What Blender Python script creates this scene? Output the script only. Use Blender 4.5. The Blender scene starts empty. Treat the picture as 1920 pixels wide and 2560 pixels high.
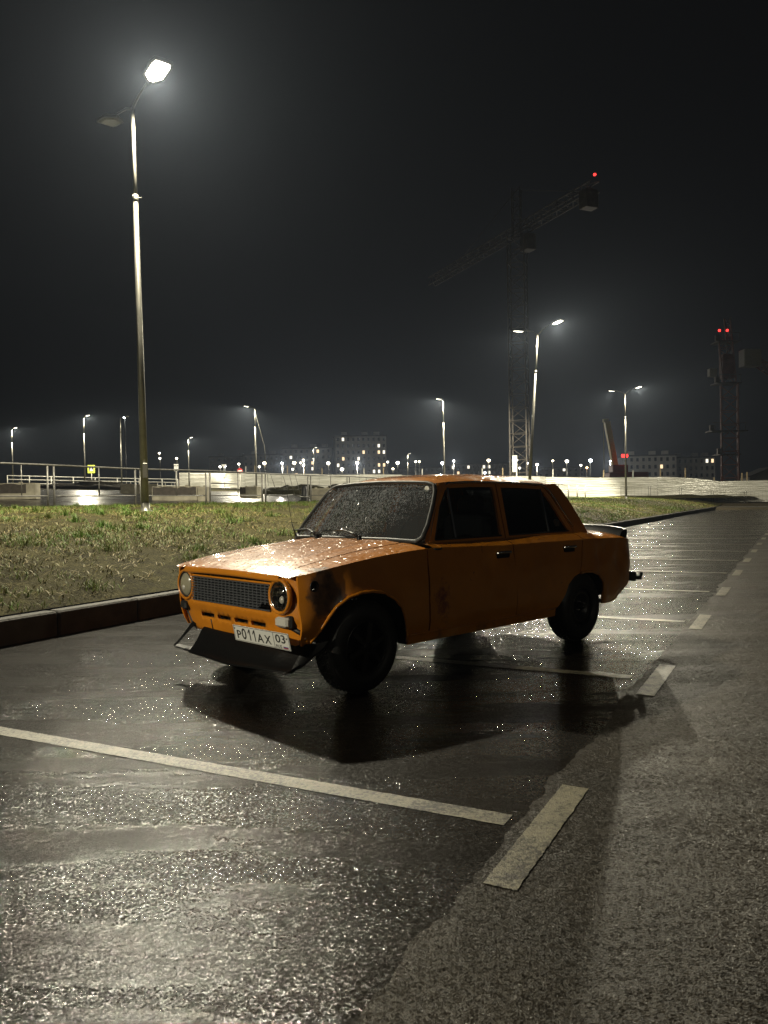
import bpy, bmesh, math, random
from mathutils import Vector, Matrix, noise
from mathutils.geometry import delaunay_2d_cdt
random.seed(7)
scene = bpy.context.scene
COL = scene.collection
R = math.radians

# ------------------------------------------------------------------ camera
cam_data = bpy.data.cameras.new('camera')
cam = bpy.data.objects.new('camera', cam_data)
COL.objects.link(cam)
rot = Matrix(((0.9998784, 0.0155927, 0.0), (-0.0002351, 0.0150744, -0.9998863), (-0.0155909, 0.9997648, 0.0150762)))
cam.matrix_world = Matrix.Translation((0, 0, 1.2173)) @ rot.to_4x4()
cam_data.sensor_fit = 'VERTICAL'
cam_data.sensor_height = 24.0
cam_data.lens = 1949.65 / 2560 * 24.0
cam_data.clip_start = 0.05
cam_data.clip_end = 3000
scene.camera = cam

# ------------------------------------------------------------------ world, exposure
world = bpy.data.worlds.new('World')
scene.world = world
world.use_nodes = True
wn, wl = world.node_tree.nodes, world.node_tree.links
bg = wn['Background']
bg.inputs['Color'].default_value = (0.0030, 0.0031, 0.0034, 1)
bg.inputs['Strength'].default_value = 1.0
vs = scene.view_settings
vs.view_transform = 'Standard'
vs.look = 'None'
vs.exposure = 0.0
vs.gamma = 1.0
scene.cycles.sample_clamp_indirect = 1.0
scene.cycles.sample_clamp_direct = 260.0
scene.cycles.max_bounces = 8
scene.cycles.volume_bounces = 0
scene.cycles.use_denoising = True
scene.cycles.denoising_prefilter = 'NONE'
scene.cycles.use_adaptive_sampling = False
LAMP_COL = (1.0, 0.92, 0.70)
LAMP_W = 10000.0

# ------------------------------------------------------------------ helpers
def tag(o, label=None, cat=None, group=None, kind=None):
    if label: o['label'] = label
    if cat: o['category'] = cat
    if group: o['group'] = group
    if kind: o['kind'] = kind
    return o

def empty(name, loc=(0, 0, 0), rz=0.0, label=None, cat=None, group=None):
    o = bpy.data.objects.new(name, None)
    o.location = loc
    o.rotation_euler = (0, 0, rz)
    o.empty_display_size = 0.2
    COL.objects.link(o)
    return tag(o, label, cat, group)

class MB:
    """collects shapes, then links them as one mesh object"""
    def __init__(self):
        self.v, self.f, self.s = [], [], []
    def face_set(self, vs, fs, smooth=False):
        b = len(self.v)
        self.v += [tuple(p) for p in vs]
        self.f += [tuple(i + b for i in q) for q in fs]
        self.s += [smooth] * len(fs)
        return self
    def box(self, c, size, rz=0.0, bev=0.0, taper=1.0):
        sx, sy, sz = size[0] / 2, size[1] / 2, size[2] / 2
        bev = min(bev, sx * .9, sy * .9, sz * .9)
        ca, sa = math.cos(rz), math.sin(rz)
        pts, prof = [], [(-sz, sx - bev, sy - bev), (-sz + bev, sx, sy), (sz - bev, sx, sy), (sz, sx - bev, sy - bev)] if bev > 0 else [(-sz, sx, sy), (sz, sx, sy)]
        for z, x, y in prof:
            k = 1 + (taper - 1) * (z + sz) / (2 * sz)
            x, y = x * k, y * k
            if bev > 0:
                ring = [(-x + bev, -y), (x - bev, -y), (x, -y + bev), (x, y - bev), (x - bev, y), (-x + bev, y), (-x, y - bev), (-x, -y + bev)]
            else:
                ring = [(-x, -y), (x, -y), (x, y), (-x, y)]
            pts += [(c[0] + a * ca - b * sa, c[1] + a * sa + b * ca, c[2] + z) for a, b in ring]
        n = len(pts) // len(prof)
        fs = [tuple(reversed(range(n))), tuple(range(len(pts) - n, len(pts)))]
        for k in range(len(prof) - 1):
            for i in range(n):
                j = (i + 1) % n
                fs.append((k * n + i, k * n + j, k * n + n + j, k * n + n + i))
        return self.face_set(pts, fs)
    def tube(self, path, r, n=8, caps=True, smooth=True, flat=None):
        path = [Vector(p) for p in path]
        rs = r if isinstance(r, (list, tuple)) else [r] * len(path)
        vs, fs, up = [], [], None
        for i, p in enumerate(path):
            a, b = path[max(i - 1, 0)], path[min(i + 1, len(path) - 1)]
            t = (b - a).normalized()
            if up is None:
                up = Vector((0, 0, 1)) if abs(t.z) < .9 else Vector((1, 0, 0))
            x = t.cross(up).normalized()
            up = x.cross(t).normalized()
            for k in range(n):
                an = 2 * math.pi * k / n
                vs.append(p + x * (math.cos(an) * rs[i]) + up * (math.sin(an) * rs[i] * (flat or 1)))
        for i in range(len(path) - 1):
            for k in range(n):
                j = (k + 1) % n
                fs.append((i * n + k, i * n + j, i * n + n + j, i * n + n + k))
        self.face_set(vs, fs, smooth)
        if caps:
            b = len(self.v) - len(vs)
            self.f += [tuple(b + k for k in reversed(range(n))), tuple(b + (len(path) - 1) * n + k for k in range(n))]
            self.s += [False, False]
        return self
    def bar(self, a, b, w, h=None):
        h = h or w
        a, b = Vector(a), Vector(b)
        t = (b - a).normalized()
        up = Vector((0, 0, 1)) if abs(t.z) < .95 else Vector((0, 1, 0))
        x = t.cross(up).normalized()
        up = x.cross(t).normalized()
        vs = [p + x * (i * w / 2) + up * (j * h / 2) for p in (a, b) for i, j in ((-1, -1), (1, -1), (1, 1), (-1, 1))]
        return self.face_set(vs, [(3, 2, 1, 0), (4, 5, 6, 7), (0, 1, 5, 4), (1, 2, 6, 5), (2, 3, 7, 6), (3, 0, 4, 7)])
    def lathe(self, prof, c, axis='z', n=32, smooth=True, caps=False):
        vs, fs = [], []
        for r, h in prof:
            for k in range(n):
                a = 2 * math.pi * k / n
                u, w = r * math.cos(a), r * math.sin(a)
                q = {'z': (u, w, h), 'y': (u, h, w), 'x': (h, u, w)}[axis]
                vs.append((c[0] + q[0], c[1] + q[1], c[2] + q[2]))
        for i in range(len(prof) - 1):
            for k in range(n):
                j = (k + 1) % n
                fs.append((i * n + k, i * n + j, i * n + n + j, i * n + n + k))
        if caps:
            fs += [tuple(range(n)), tuple(range((len(prof) - 1) * n, len(prof) * n))]
        return self.face_set(vs, fs, smooth)
    def grid(self, rows, smooth=True):
        n = len(rows[0])
        vs = [p for r in rows for p in r]
        fs = [(i * n + k, i * n + k + 1, i * n + n + k + 1, i * n + n + k) for i in range(len(rows) - 1) for k in range(n - 1)]
        return self.face_set(vs, fs, smooth)
    def build(self, name, mat, parent=None, weld=0.0, fix=True):
        me = bpy.data.meshes.new(name)
        me.from_pydata(self.v, [], self.f)
        if fix or weld:
            bm = bmesh.new(); bm.from_mesh(me)
            for fc, sm in zip(bm.faces, self.s): fc.smooth = sm
            if weld: bmesh.ops.remove_doubles(bm, verts=bm.verts, dist=weld)
            bmesh.ops.recalc_face_normals(bm, faces=bm.faces)
            bm.to_mesh(me); bm.free()
        else:
            me.polygons.foreach_set('use_smooth', self.s)
        me.materials.append(mat)
        o = bpy.data.objects.new(name, me)
        COL.objects.link(o)
        if parent: o.parent = parent
        return o

def copy_thing(root, loc, rz):
    c = root.copy(); COL.objects.link(c)
    c.location = loc; c.rotation_euler = (0, 0, rz)
    for ch in root.children:
        k = ch.copy(); COL.objects.link(k); k.parent = c
        for g in ch.children:
            q = g.copy(); COL.objects.link(q); q.parent = k
    return c

# ------------------------------------------------------------------ materials
def new_mat(name):
    m = bpy.data.materials.new(name); m.use_nodes = True
    nt = m.node_tree
    return m, nt.nodes, nt.links, nt.nodes['Principled BSDF']

def simple(name, col, rough=.5, metal=0.0, coat=0.0, spec=.5, bump=0.0, bscale=60, var=0.0, vscale=6):
    m, N, L, b = new_mat(name)
    b.inputs['Base Color'].default_value = (*col, 1)
    b.inputs['Roughness'].default_value = rough
    b.inputs['Metallic'].default_value = metal
    b.inputs['Coat Weight'].default_value = coat
    b.inputs['Specular IOR Level'].default_value = spec
    tc = N.new('ShaderNodeTexCoord')
    if var:
        n = N.new('ShaderNodeTexNoise'); n.inputs['Scale'].default_value = vscale; n.inputs['Detail'].default_value = 6
        L.new(tc.outputs['Object'], n.inputs['Vector'])
        r = N.new('ShaderNodeValToRGB')
        r.color_ramp.elements[0].position = .3; r.color_ramp.elements[1].position = .7
        r.color_ramp.elements[0].color = (*[c * (1 - var) for c in col], 1)
        r.color_ramp.elements[1].color = (*[min(c * (1 + var), 1) for c in col], 1)
        L.new(n.outputs['Fac'], r.inputs['Fac']); L.new(r.outputs['Color'], b.inputs['Base Color'])
    if bump:
        n = N.new('ShaderNodeTexNoise'); n.inputs['Scale'].default_value = bscale; n.inputs['Detail'].default_value = 4
        L.new(tc.outputs['Object'], n.inputs['Vector'])
        bp = N.new('ShaderNodeBump'); bp.inputs['Strength'].default_value = bump; bp.inputs['Distance'].default_value = .01
        L.new(n.outputs['Fac'], bp.inputs['Height']); L.new(bp.outputs['Normal'], b.inputs['Normal'])
    return m

def emit(name, col, strength):
    m, N, L, b = new_mat(name)
    b.inputs['Base Color'].default_value = (*col, 1)
    b.inputs['Emission Color'].default_value = (*col, 1)
    b.inputs['Emission Strength'].default_value = strength
    m.cycles.emission_sampling = 'NONE'
    return m

def math_node(N, L, op, a, b=None):
    n = N.new('ShaderNodeMath'); n.operation = op
    for i, x in enumerate((a, b)):
        if x is None: continue
        if isinstance(x, (int, float)): n.inputs[i].default_value = x
        else: L.new(x, n.inputs[i])
    return n.outputs[0]

def tex(N, L, vec, kind, scale, detail=4, rough=.5):
    n = N.new('ShaderNodeTexNoise' if kind == 'noise' else 'ShaderNodeTexVoronoi')
    n.inputs['Scale'].default_value = scale
    if kind == 'noise':
        n.inputs['Detail'].default_value = detail; n.inputs['Roughness'].default_value = rough
    L.new(vec, n.inputs['Vector'])
    return n

def ramp(N, L, fac, stops):
    r = N.new('ShaderNodeValToRGB')
    el = r.color_ramp.elements
    while len(el) < len(stops): el.new(.5)
    for e, (p, c) in zip(el, stops):
        e.position = p
        e.color = (c, c, c, 1) if isinstance(c, (int, float)) else (*c, 1)
    L.new(fac, r.inputs['Fac'])
    return r.outputs['Color']

def asphalt(name, c0, c1, rough0, rough1, grain, bump, coat, coat_rough=.10, facet=.7, spec=.45):
    m, N, L, b = new_mat(name)
    tc = N.new('ShaderNodeTexCoord'); P = tc.outputs['Object']
    big = tex(N, L, P, 'noise', .9, 5, .6)
    sm_ = tex(N, L, P, 'noise', grain * .9, 3)
    mixf = math_node(N, L, 'ADD', math_node(N, L, 'MULTIPLY', big.outputs['Fac'], .5), math_node(N, L, 'MULTIPLY', sm_.outputs['Fac'], .5))
    L.new(ramp(N, L, mixf, [(.40, c0), (.64, c1)]), b.inputs['Base Color'])
    # damp streaks: the film of water is thicker in long patches along the fall of the ground
    mp = N.new('ShaderNodeMapping'); mp.inputs['Rotation'].default_value = (0, 0, R(28)); mp.inputs['Scale'].default_value = (.45, 2.2, 1)
    L.new(P, mp.inputs['Vector'])
    stn = tex(N, L, mp.outputs['Vector'], 'noise', 1.1, 5, .6)
    L.new(ramp(N, L, stn.outputs['Fac'], [(.36, rough0), (.62, rough1)]), b.inputs['Roughness'])
    # wet stone chips: every chip is a small facet with its own tilt, set in an uneven binder
    v = tex(N, L, P, 'voronoi', grain)
    ge = N.new('ShaderNodeNewGeometry')
    def vm(op, x, y=None, scale=None):
        n = N.new('ShaderNodeVectorMath'); n.operation = op
        L.new(x, n.inputs[0])
        if isinstance(y, tuple): n.inputs[1].default_value = y
        elif y is not None: L.new(y, n.inputs[1])
        if scale is not None: n.inputs['Scale'].default_value = scale
        return n.outputs[0]
    tilt = vm('MULTIPLY', vm('SUBTRACT', v.outputs['Color'], (.5, .5, .5)), (facet, facet, 0))
    smooth_ = N.new('ShaderNodeVectorMath'); smooth_.operation = 'SCALE'
    L.new(tilt, smooth_.inputs[0]); L.new(ramp(N, L, stn.outputs['Fac'], [(.36, .45), (.56, 1.0)]), smooth_.inputs['Scale'])
    nrm = vm('NORMALIZE', vm('ADD', ge.outputs['Normal'], smooth_.outputs[0]))
    n2 = tex(N, L, P, 'noise', 18, 5)
    n3 = tex(N, L, P, 'noise', grain * 1.3, 3)
    h = math_node(N, L, 'ADD', math_node(N, L, 'MULTIPLY', n2.outputs['Fac'], 1.2), math_node(N, L, 'MULTIPLY', n3.outputs['Fac'], .7))
    bp = N.new('ShaderNodeBump'); bp.inputs['Strength'].default_value = bump; bp.inputs['Distance'].default_value = .006
    L.new(nrm, bp.inputs['Normal'])
    L.new(h, bp.inputs['Height']); L.new(bp.outputs['Normal'], b.inputs['Normal'])
    b.inputs['Specular IOR Level'].default_value = spec
    L.new(ramp(N, L, stn.outputs['Fac'], [(.37, coat * .10), (.50, coat), (.60, coat), (.72, coat * .2)]), b.inputs['Coat Weight'])
    b.inputs['Coat Roughness'].default_value = coat_rough
    b.inputs['Coat IOR'].default_value = 1.33
    L.new(bp.outputs['Normal'], b.inputs['Coat Normal'])
    return m

M = {}
M['lot'] = asphalt('wet_asphalt', (.003, .0023, .0016), (.012, .0092, .006), .45, .62, 145, .3, .85, .08, .42, .05)
M['lane'] = asphalt('rough_asphalt', (.0095, .0075, .0048), (.034, .027, .0175), .50, .66, 110, 1.0, .16, .14, .6, .18)
M['street'] = asphalt('street_asphalt', (.02, .018, .014), (.05, .045, .035), .22, .5, 60, .35, .5, .12, .2, .45)

def paint_mat(name, col):
    m, N, L, b = new_mat(name)
    tc = N.new('ShaderNodeTexCoord'); P = tc.outputs['Object']
    n1 = tex(N, L, P, 'noise', 55, 7, .75)
    n2 = tex(N, L, P, 'noise', 4, 4, .6)
    f = math_node(N, L, 'ADD', math_node(N, L, 'MULTIPLY', n1.outputs['Fac'], .62), math_node(N, L, 'MULTIPLY', n2.outputs['Fac'], .38))
    L.new(ramp(N, L, f, [(.445, (.022, .018, .012)), (.505, tuple(c * .62 for c in col)), (.62, col)]), b.inputs['Base Color'])
    b.inputs['Roughness'].default_value = .45
    v = tex(N, L, P, 'noise', 160, 4)
    bp = N.new('ShaderNodeBump'); bp.inputs['Strength'].default_value = .5; bp.inputs['Distance'].default_value = .006; bp.invert = True
    L.new(v.outputs['Fac'], bp.inputs['Height']); L.new(bp.outputs['Normal'], b.inputs['Normal'])
    return m
M['road_paint'] = paint_mat('worn_road_paint', (.225, .205, .14))

def soil_mat(name, stops, bump=.8, scale=3.0):
    m, N, L, b = new_mat(name)
    tc = N.new('ShaderNodeTexCoord'); P = tc.outputs['Object']
    a = tex(N, L, P, 'noise', scale, 8, .7); c = tex(N, L, P, 'noise', scale * 9, 6, .7)
    f = math_node(N, L, 'ADD', math_node(N, L, 'MULTIPLY', a.outputs['Fac'], .5), math_node(N, L, 'MULTIPLY', c.outputs['Fac'], .5))
    L.new(ramp(N, L, f, stops), b.inputs['Base Color'])
    b.inputs['Roughness'].default_value = .8; b.inputs['Specular IOR Level'].default_value = .08
    bp = N.new('ShaderNodeBump'); bp.inputs['Strength'].default_value = bump; bp.inputs['Distance'].default_value = .05
    L.new(c.outputs['Fac'], bp.inputs['Height']); L.new(bp.outputs['Normal'], b.inputs['Normal'])
    return m
M['soil'] = soil_mat('lawn_soil', [(.36, (.016, .0135, .006)), (.5, (.046, .041, .015)), (.64, (.095, .085, .030))])
M['dirt'] = soil_mat('bare_dirt', [(.34, (.03, .024, .016)), (.5, (.06, .05, .032)), (.66, (.085, .07, .045))])

def grass_mat():
    m, N, L, b = new_mat('grass_blades')
    at = N.new('ShaderNodeAttribute'); at.attribute_name = 'tone'
    L.new(ramp(N, L, at.outputs['Fac'], [(0.0, (.26, .20, .085)), (.3, (.17, .145, .045)), (.55, (.115, .135, .028)), (1.0, (.095, .20, .022))]), b.inputs['Base Color'])
    b.inputs['Roughness'].default_value = .6
    b.inputs['Specular IOR Level'].default_value = .3
    return m
M['grass'] = grass_mat()
M['kerb'] = simple('kerb_concrete', (.060, .056, .048), .75, bump=.5, bscale=50, var=.3, vscale=5)
M['concrete'] = simple('block_concrete', (.36, .33, .25), .75, bump=.4, bscale=40, var=.3, vscale=3)
M['concrete_dark'] = simple('block_dark_paint', (.06, .05, .04), .7, bump=.3, bscale=40, var=.3)
M['galv'] = simple('galvanised_steel', (.19, .185, .16), .42, metal=.75, bump=.15, bscale=30, var=.2, vscale=4)
M['pipe'] = simple('painted_pipe', (.17, .165, .15), .42, metal=.3, bump=.1, var=.25, vscale=9)
M['white_metal'] = simple('white_painted_metal', (.62, .61, .55), .5, var=.12, vscale=4)
M['wood'] = simple('bare_timber', (.40, .31, .18), .7, var=.3, vscale=12)
M['mast'] = simple('crane_steel', (.10, .085, .07), .55, metal=.2, var=.3, vscale=2)
M['mast_red'] = simple('crane_red_steel', (.17, .05, .03), .55, var=.3, vscale=2)
M['crane_yellow'] = simple('crane_yellow_paint', (.42, .34, .08), .5, var=.15)
M['truck_red'] = simple('truck_red_paint', (.16, .02, .015), .5)
M['crane_white'] = simple('crane_white_paint', (.36, .36, .34), .6, var=.15)
M['lamp_shell'] = simple('lamp_housing', (.16, .16, .15), .5, metal=.3)
M['lens_off'] = simple('unlit_lamp_lens', (.30, .29, .25), .25)
M['lens'] = emit('lit_lamp_lens', (1, .94, .78), 6)
M['far_lens'] = emit('far_lamp_lens', (1, .95, .80), 9)
M['far_warm'] = emit('far_amber_lamp', (1, .55, .22), 14)
M['far_soft'] = emit('far_soft_lamp', (1, .88, .62), 9)
M['far_cool'] = emit('far_cool_lamp', (.85, .95, 1), 14)
M['red_light'] = emit('red_warning_light', (1, .04, .035), 3)
M['win_lit'] = emit('lit_window_white', (1, .92, .74), 1.6)
M['win_warm'] = emit('lit_window_warm', (1, .72, .42), 1.5)
M['win_dark'] = simple('dark_window_glass', (.012, .013, .016), .15)
M['facade'] = simple('grey_panel_facade', (.30, .29, .27), .85, var=.12, vscale=.3)
M['facade_dark'] = simple('dark_panel_facade', (.16, .155, .15), .85, var=.15, vscale=.3)
M['facade_white'] = simple('white_panel_facade', (.42, .41, .38), .85, var=.15, vscale=.3)
M['roofing'] = simple('dark_roofing', (.05, .05, .05), .8)
def hoard_mat():
    m, N, L, b = new_mat('hoarding_sheet')
    tc = N.new('ShaderNodeTexCoord'); P = tc.outputs['Object']
    mp = N.new('ShaderNodeMapping'); mp.inputs['Scale'].default_value = (.25, .25, 3.0); L.new(P, mp.inputs['Vector'])
    n = tex(N, L, mp.outputs['Vector'], 'noise', 1.2, 6, .6)
    L.new(ramp(N, L, n.outputs['Fac'], [(.3, (.48, .47, .40)), (.6, (.78, .77, .71))]), b.inputs['Base Color'])
    b.inputs['Roughness'].default_value = .32; b.inputs['Metallic'].default_value = .25
    bp = N.new('ShaderNodeBump'); bp.inputs['Strength'].default_value = .6; bp.inputs['Distance'].default_value = .08
    n3 = tex(N, L, mp.outputs['Vector'], 'noise', 2.5, 3)
    L.new(n3.outputs['Fac'], bp.inputs['Height']); L.new(bp.outputs['Normal'], b.inputs['Normal'])
    return m
M['hoard'] = hoard_mat()

# ---- car materials
def car_paint(patch=False):
    m, N, L, b = new_mat('worn_orange_paint')
    tc = N.new('ShaderNodeTexCoord'); P = tc.outputs['Object']
    n1 = tex(N, L, P, 'noise', 3.2, 7, .62)
    n2 = tex(N, L, P, 'noise', 26, 5, .7)
    base = ramp(N, L, n1.outputs['Fac'], [(.3, (.50, .170, .008)), (.7, (.64, .225, .011))])
    rustf = ramp(N, L, math_node(N, L, 'ADD', math_node(N, L, 'MULTIPLY', n1.outputs['Fac'], .55), math_node(N, L, 'MULTIPLY', n2.outputs['Fac'], .45)), [(.635, 0.0), (.68, 1.0)])
    mx = N.new('ShaderNodeMix'); mx.data_type = 'RGBA'
    L.new(rustf, mx.inputs['Factor']); L.new(base, mx.inputs['A']); mx.inputs['B'].default_value = (.16, .045, .014, 1)
    colr = mx.outputs['Result']
    if patch:      # bare brown repair on the nose of the wing
        sp0 = N.new('ShaderNodeSeparateXYZ'); L.new(P, sp0.inputs['Vector'])
        dx = math_node(N, L, 'MULTIPLY', math_node(N, L, 'ADD', sp0.outputs['X'], .375), 8.0)
        dz = math_node(N, L, 'MULTIPLY', math_node(N, L, 'ADD', sp0.outputs['Z'], -.665), 6.2)
        rr = math_node(N, L, 'SQRT', math_node(N, L, 'ADD', math_node(N, L, 'MULTIPLY', dx, dx), math_node(N, L, 'MULTIPLY', dz, dz)))
        n4 = tex(N, L, P, 'noise', 9, 5, .6)
        pf = ramp(N, L, math_node(N, L, 'ADD', rr, math_node(N, L, 'MULTIPLY', math_node(N, L, 'ADD', n4.outputs['Fac'], -.5), 1.1)), [(.82, 1.0), (1.0, 0.0)])
        n5 = tex(N, L, P, 'noise', 16, 6, .7)
        m5 = N.new('ShaderNodeMix'); m5.data_type = 'RGBA'
        L.new(pf, m5.inputs['Factor']); L.new(colr, m5.inputs['A']); L.new(ramp(N, L, n5.outputs['Fac'], [(.35, (.055, .022, .010)), (.65, (.19, .085, .03))]), m5.inputs['B'])
        colr = m5.outputs['Result']
    # road dirt along the bottom edge and a scraped rusty spot low on the near front door
    spd = N.new('ShaderNodeSeparateXYZ'); L.new(P, spd.inputs['Vector'])
    nd = tex(N, L, P, 'noise', 7, 6, .65)
    low = math_node(N, L, 'ADD', math_node(N, L, 'MULTIPLY', spd.outputs['Z'], -2.6), math_node(N, L, 'MULTIPLY', nd.outputs['Fac'], 1.5))
    m6 = N.new('ShaderNodeMix'); m6.data_type = 'RGBA'
    L.new(ramp(N, L, low, [(-.0, 0.0), (.35, .85)]), m6.inputs['Factor']); L.new(colr, m6.inputs['A']); m6.inputs['B'].default_value = (.07, .042, .018, 1)
    ex = math_node(N, L, 'MULTIPLY', math_node(N, L, 'ADD', spd.outputs['X'], -.62), 6.0); ez = math_node(N, L, 'MULTIPLY', math_node(N, L, 'ADD', spd.outputs['Z'], -.53), 4.0)
    er = math_node(N, L, 'ADD', math_node(N, L, 'MULTIPLY', ex, ex), math_node(N, L, 'MULTIPLY', ez, ez))
    near = math_node(N, L, 'LESS_THAN', spd.outputs['Y'], -.6)
    spot = math_node(N, L, 'MULTIPLY', near, ramp(N, L, math_node(N, L, 'ADD', math_node(N, L, 'MULTIPLY', er, .6), math_node(N, L, 'MULTIPLY', n2.outputs['Fac'], .9)), [(.38, 1.0), (.62, 0.0)]))
    m7 = N.new('ShaderNodeMix'); m7.data_type = 'RGBA'
    L.new(spot, m7.inputs['Factor']); L.new(m6.outputs['Result'], m7.inputs['A']); m7.inputs['B'].default_value = (.20, .03, .012, 1)
    colr = m7.outputs['Result']
    L.new(colr, b.inputs['Base Color'])
    L.new(ramp(N, L, n2.outputs['Fac'], [(.3, .28), (.7, .42)]), b.inputs['Roughness'])
    b.inputs['Coat Weight'].default_value = 1.0; b.inputs['Coat Roughness'].default_value = .075
    # rain drops standing on faces that look up: little domes
    v = N.new('ShaderNodeTexVoronoi'); v.inputs['Scale'].default_value = 62; v.inputs['Randomness'].default_value = 1
    L.new(P, v.inputs['Vector'])
    vc = N.new('ShaderNodeSeparateColor'); L.new(v.outputs['Color'], vc.inputs['Color'])
    rad = math_node(N, L, 'ADD', math_node(N, L, 'MULTIPLY', vc.outputs[2], .55), -.02)
    bead = math_node(N, L, 'LESS_THAN', v.outputs['Distance'], rad)
    ge = N.new('ShaderNodeNewGeometry'); sp = N.new('ShaderNodeSeparateXYZ'); L.new(ge.outputs['True Normal'], sp.inputs['Vector'])
    upf = math_node(N, L, 'GREATER_THAN', math_node(N, L, 'ABSOLUTE', sp.outputs['Z']), .45)
    bead = math_node(N, L, 'MULTIPLY', bead, upf)
    vt = N.new('ShaderNodeVectorMath'); vt.operation = 'SUBTRACT'; L.new(v.outputs['Color'], vt.inputs[0]); vt.inputs[1].default_value = (.5, .5, .5)
    vx = N.new('ShaderNodeVectorMath'); vx.operation = 'SCALE'; L.new(vt.outputs[0], vx.inputs[0]); L.new(math_node(N, L, 'MULTIPLY', bead, 1.25), vx.inputs['Scale'])
    va = N.new('ShaderNodeVectorMath'); va.operation = 'ADD'; L.new(ge.outputs['Normal'], va.inputs[0]); L.new(vx.outputs[0], va.inputs[1])
    vn = N.new('ShaderNodeVectorMath'); vn.operation = 'NORMALIZE'; L.new(va.outputs[0], vn.inputs[0])
    dent = tex(N, L, P, 'noise', 5.5, 2)
    h = math_node(N, L, 'MULTIPLY', dent.outputs['Fac'], .008)
    bp = N.new('ShaderNodeBump'); bp.inputs['Strength'].default_value = .9; bp.inputs['Distance'].default_value = 1.0
    L.new(vn.outputs[0], bp.inputs['Normal'])
    L.new(h, bp.inputs['Height']); L.new(bp.outputs['Normal'], b.inputs['Coat Normal']); L.new(bp.outputs['Normal'], b.inputs['Normal'])
    return m
M['paint'] = car_paint()
M['paint_wing'] = car_paint(True)
M['black_plastic'] = simple('black_plastic', (.006, .006, .006), .36, spec=.22, bump=.15, bscale=40)
M['rubber'] = simple('black_rubber', (.010, .010, .010), .55)
M['tyre'] = simple('tyre_rubber', (.012, .012, .012), .55, bump=.2, bscale=60)
M['black_rim'] = simple('black_wheel_paint', (.012, .012, .013), .3, bump=.1)
M['chrome'] = simple('dull_chrome', (.62, .62, .60), .16, metal=1)
M['grille'] = simple('grey_grille_plastic', (.085, .09, .10), .35)
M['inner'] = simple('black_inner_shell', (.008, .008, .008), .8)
M['interior'] = simple('dark_upholstery', (.035, .033, .03), .8)
M['interior_pale'] = simple('pale_seat_cover', (.20, .19, .165), .8, var=.2)
M['plate'] = simple('plate_white', (.66, .66, .62), .4)
M['plate_ink'] = simple('plate_black_ink', (.01, .01, .01), .5)
M['plate_red'] = simple('plate_red_ink', (.35, .03, .03), .5)
M['plate_blue'] = simple('plate_blue_ink', (.03, .05, .25), .5)
M['frost'] = simple('frosted_headlamp_glass', (.30, .28, .20), .2, coat=1.0)
M['reflector'] = simple('lamp_reflector', (.75, .74, .70), .14, metal=1.0)
M['turn'] = simple('clear_turn_lens', (.55, .53, .48), .18, coat=1)
M['tail'] = simple('red_tail_lens', (.25, .01, .01), .2, coat=1)
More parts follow.
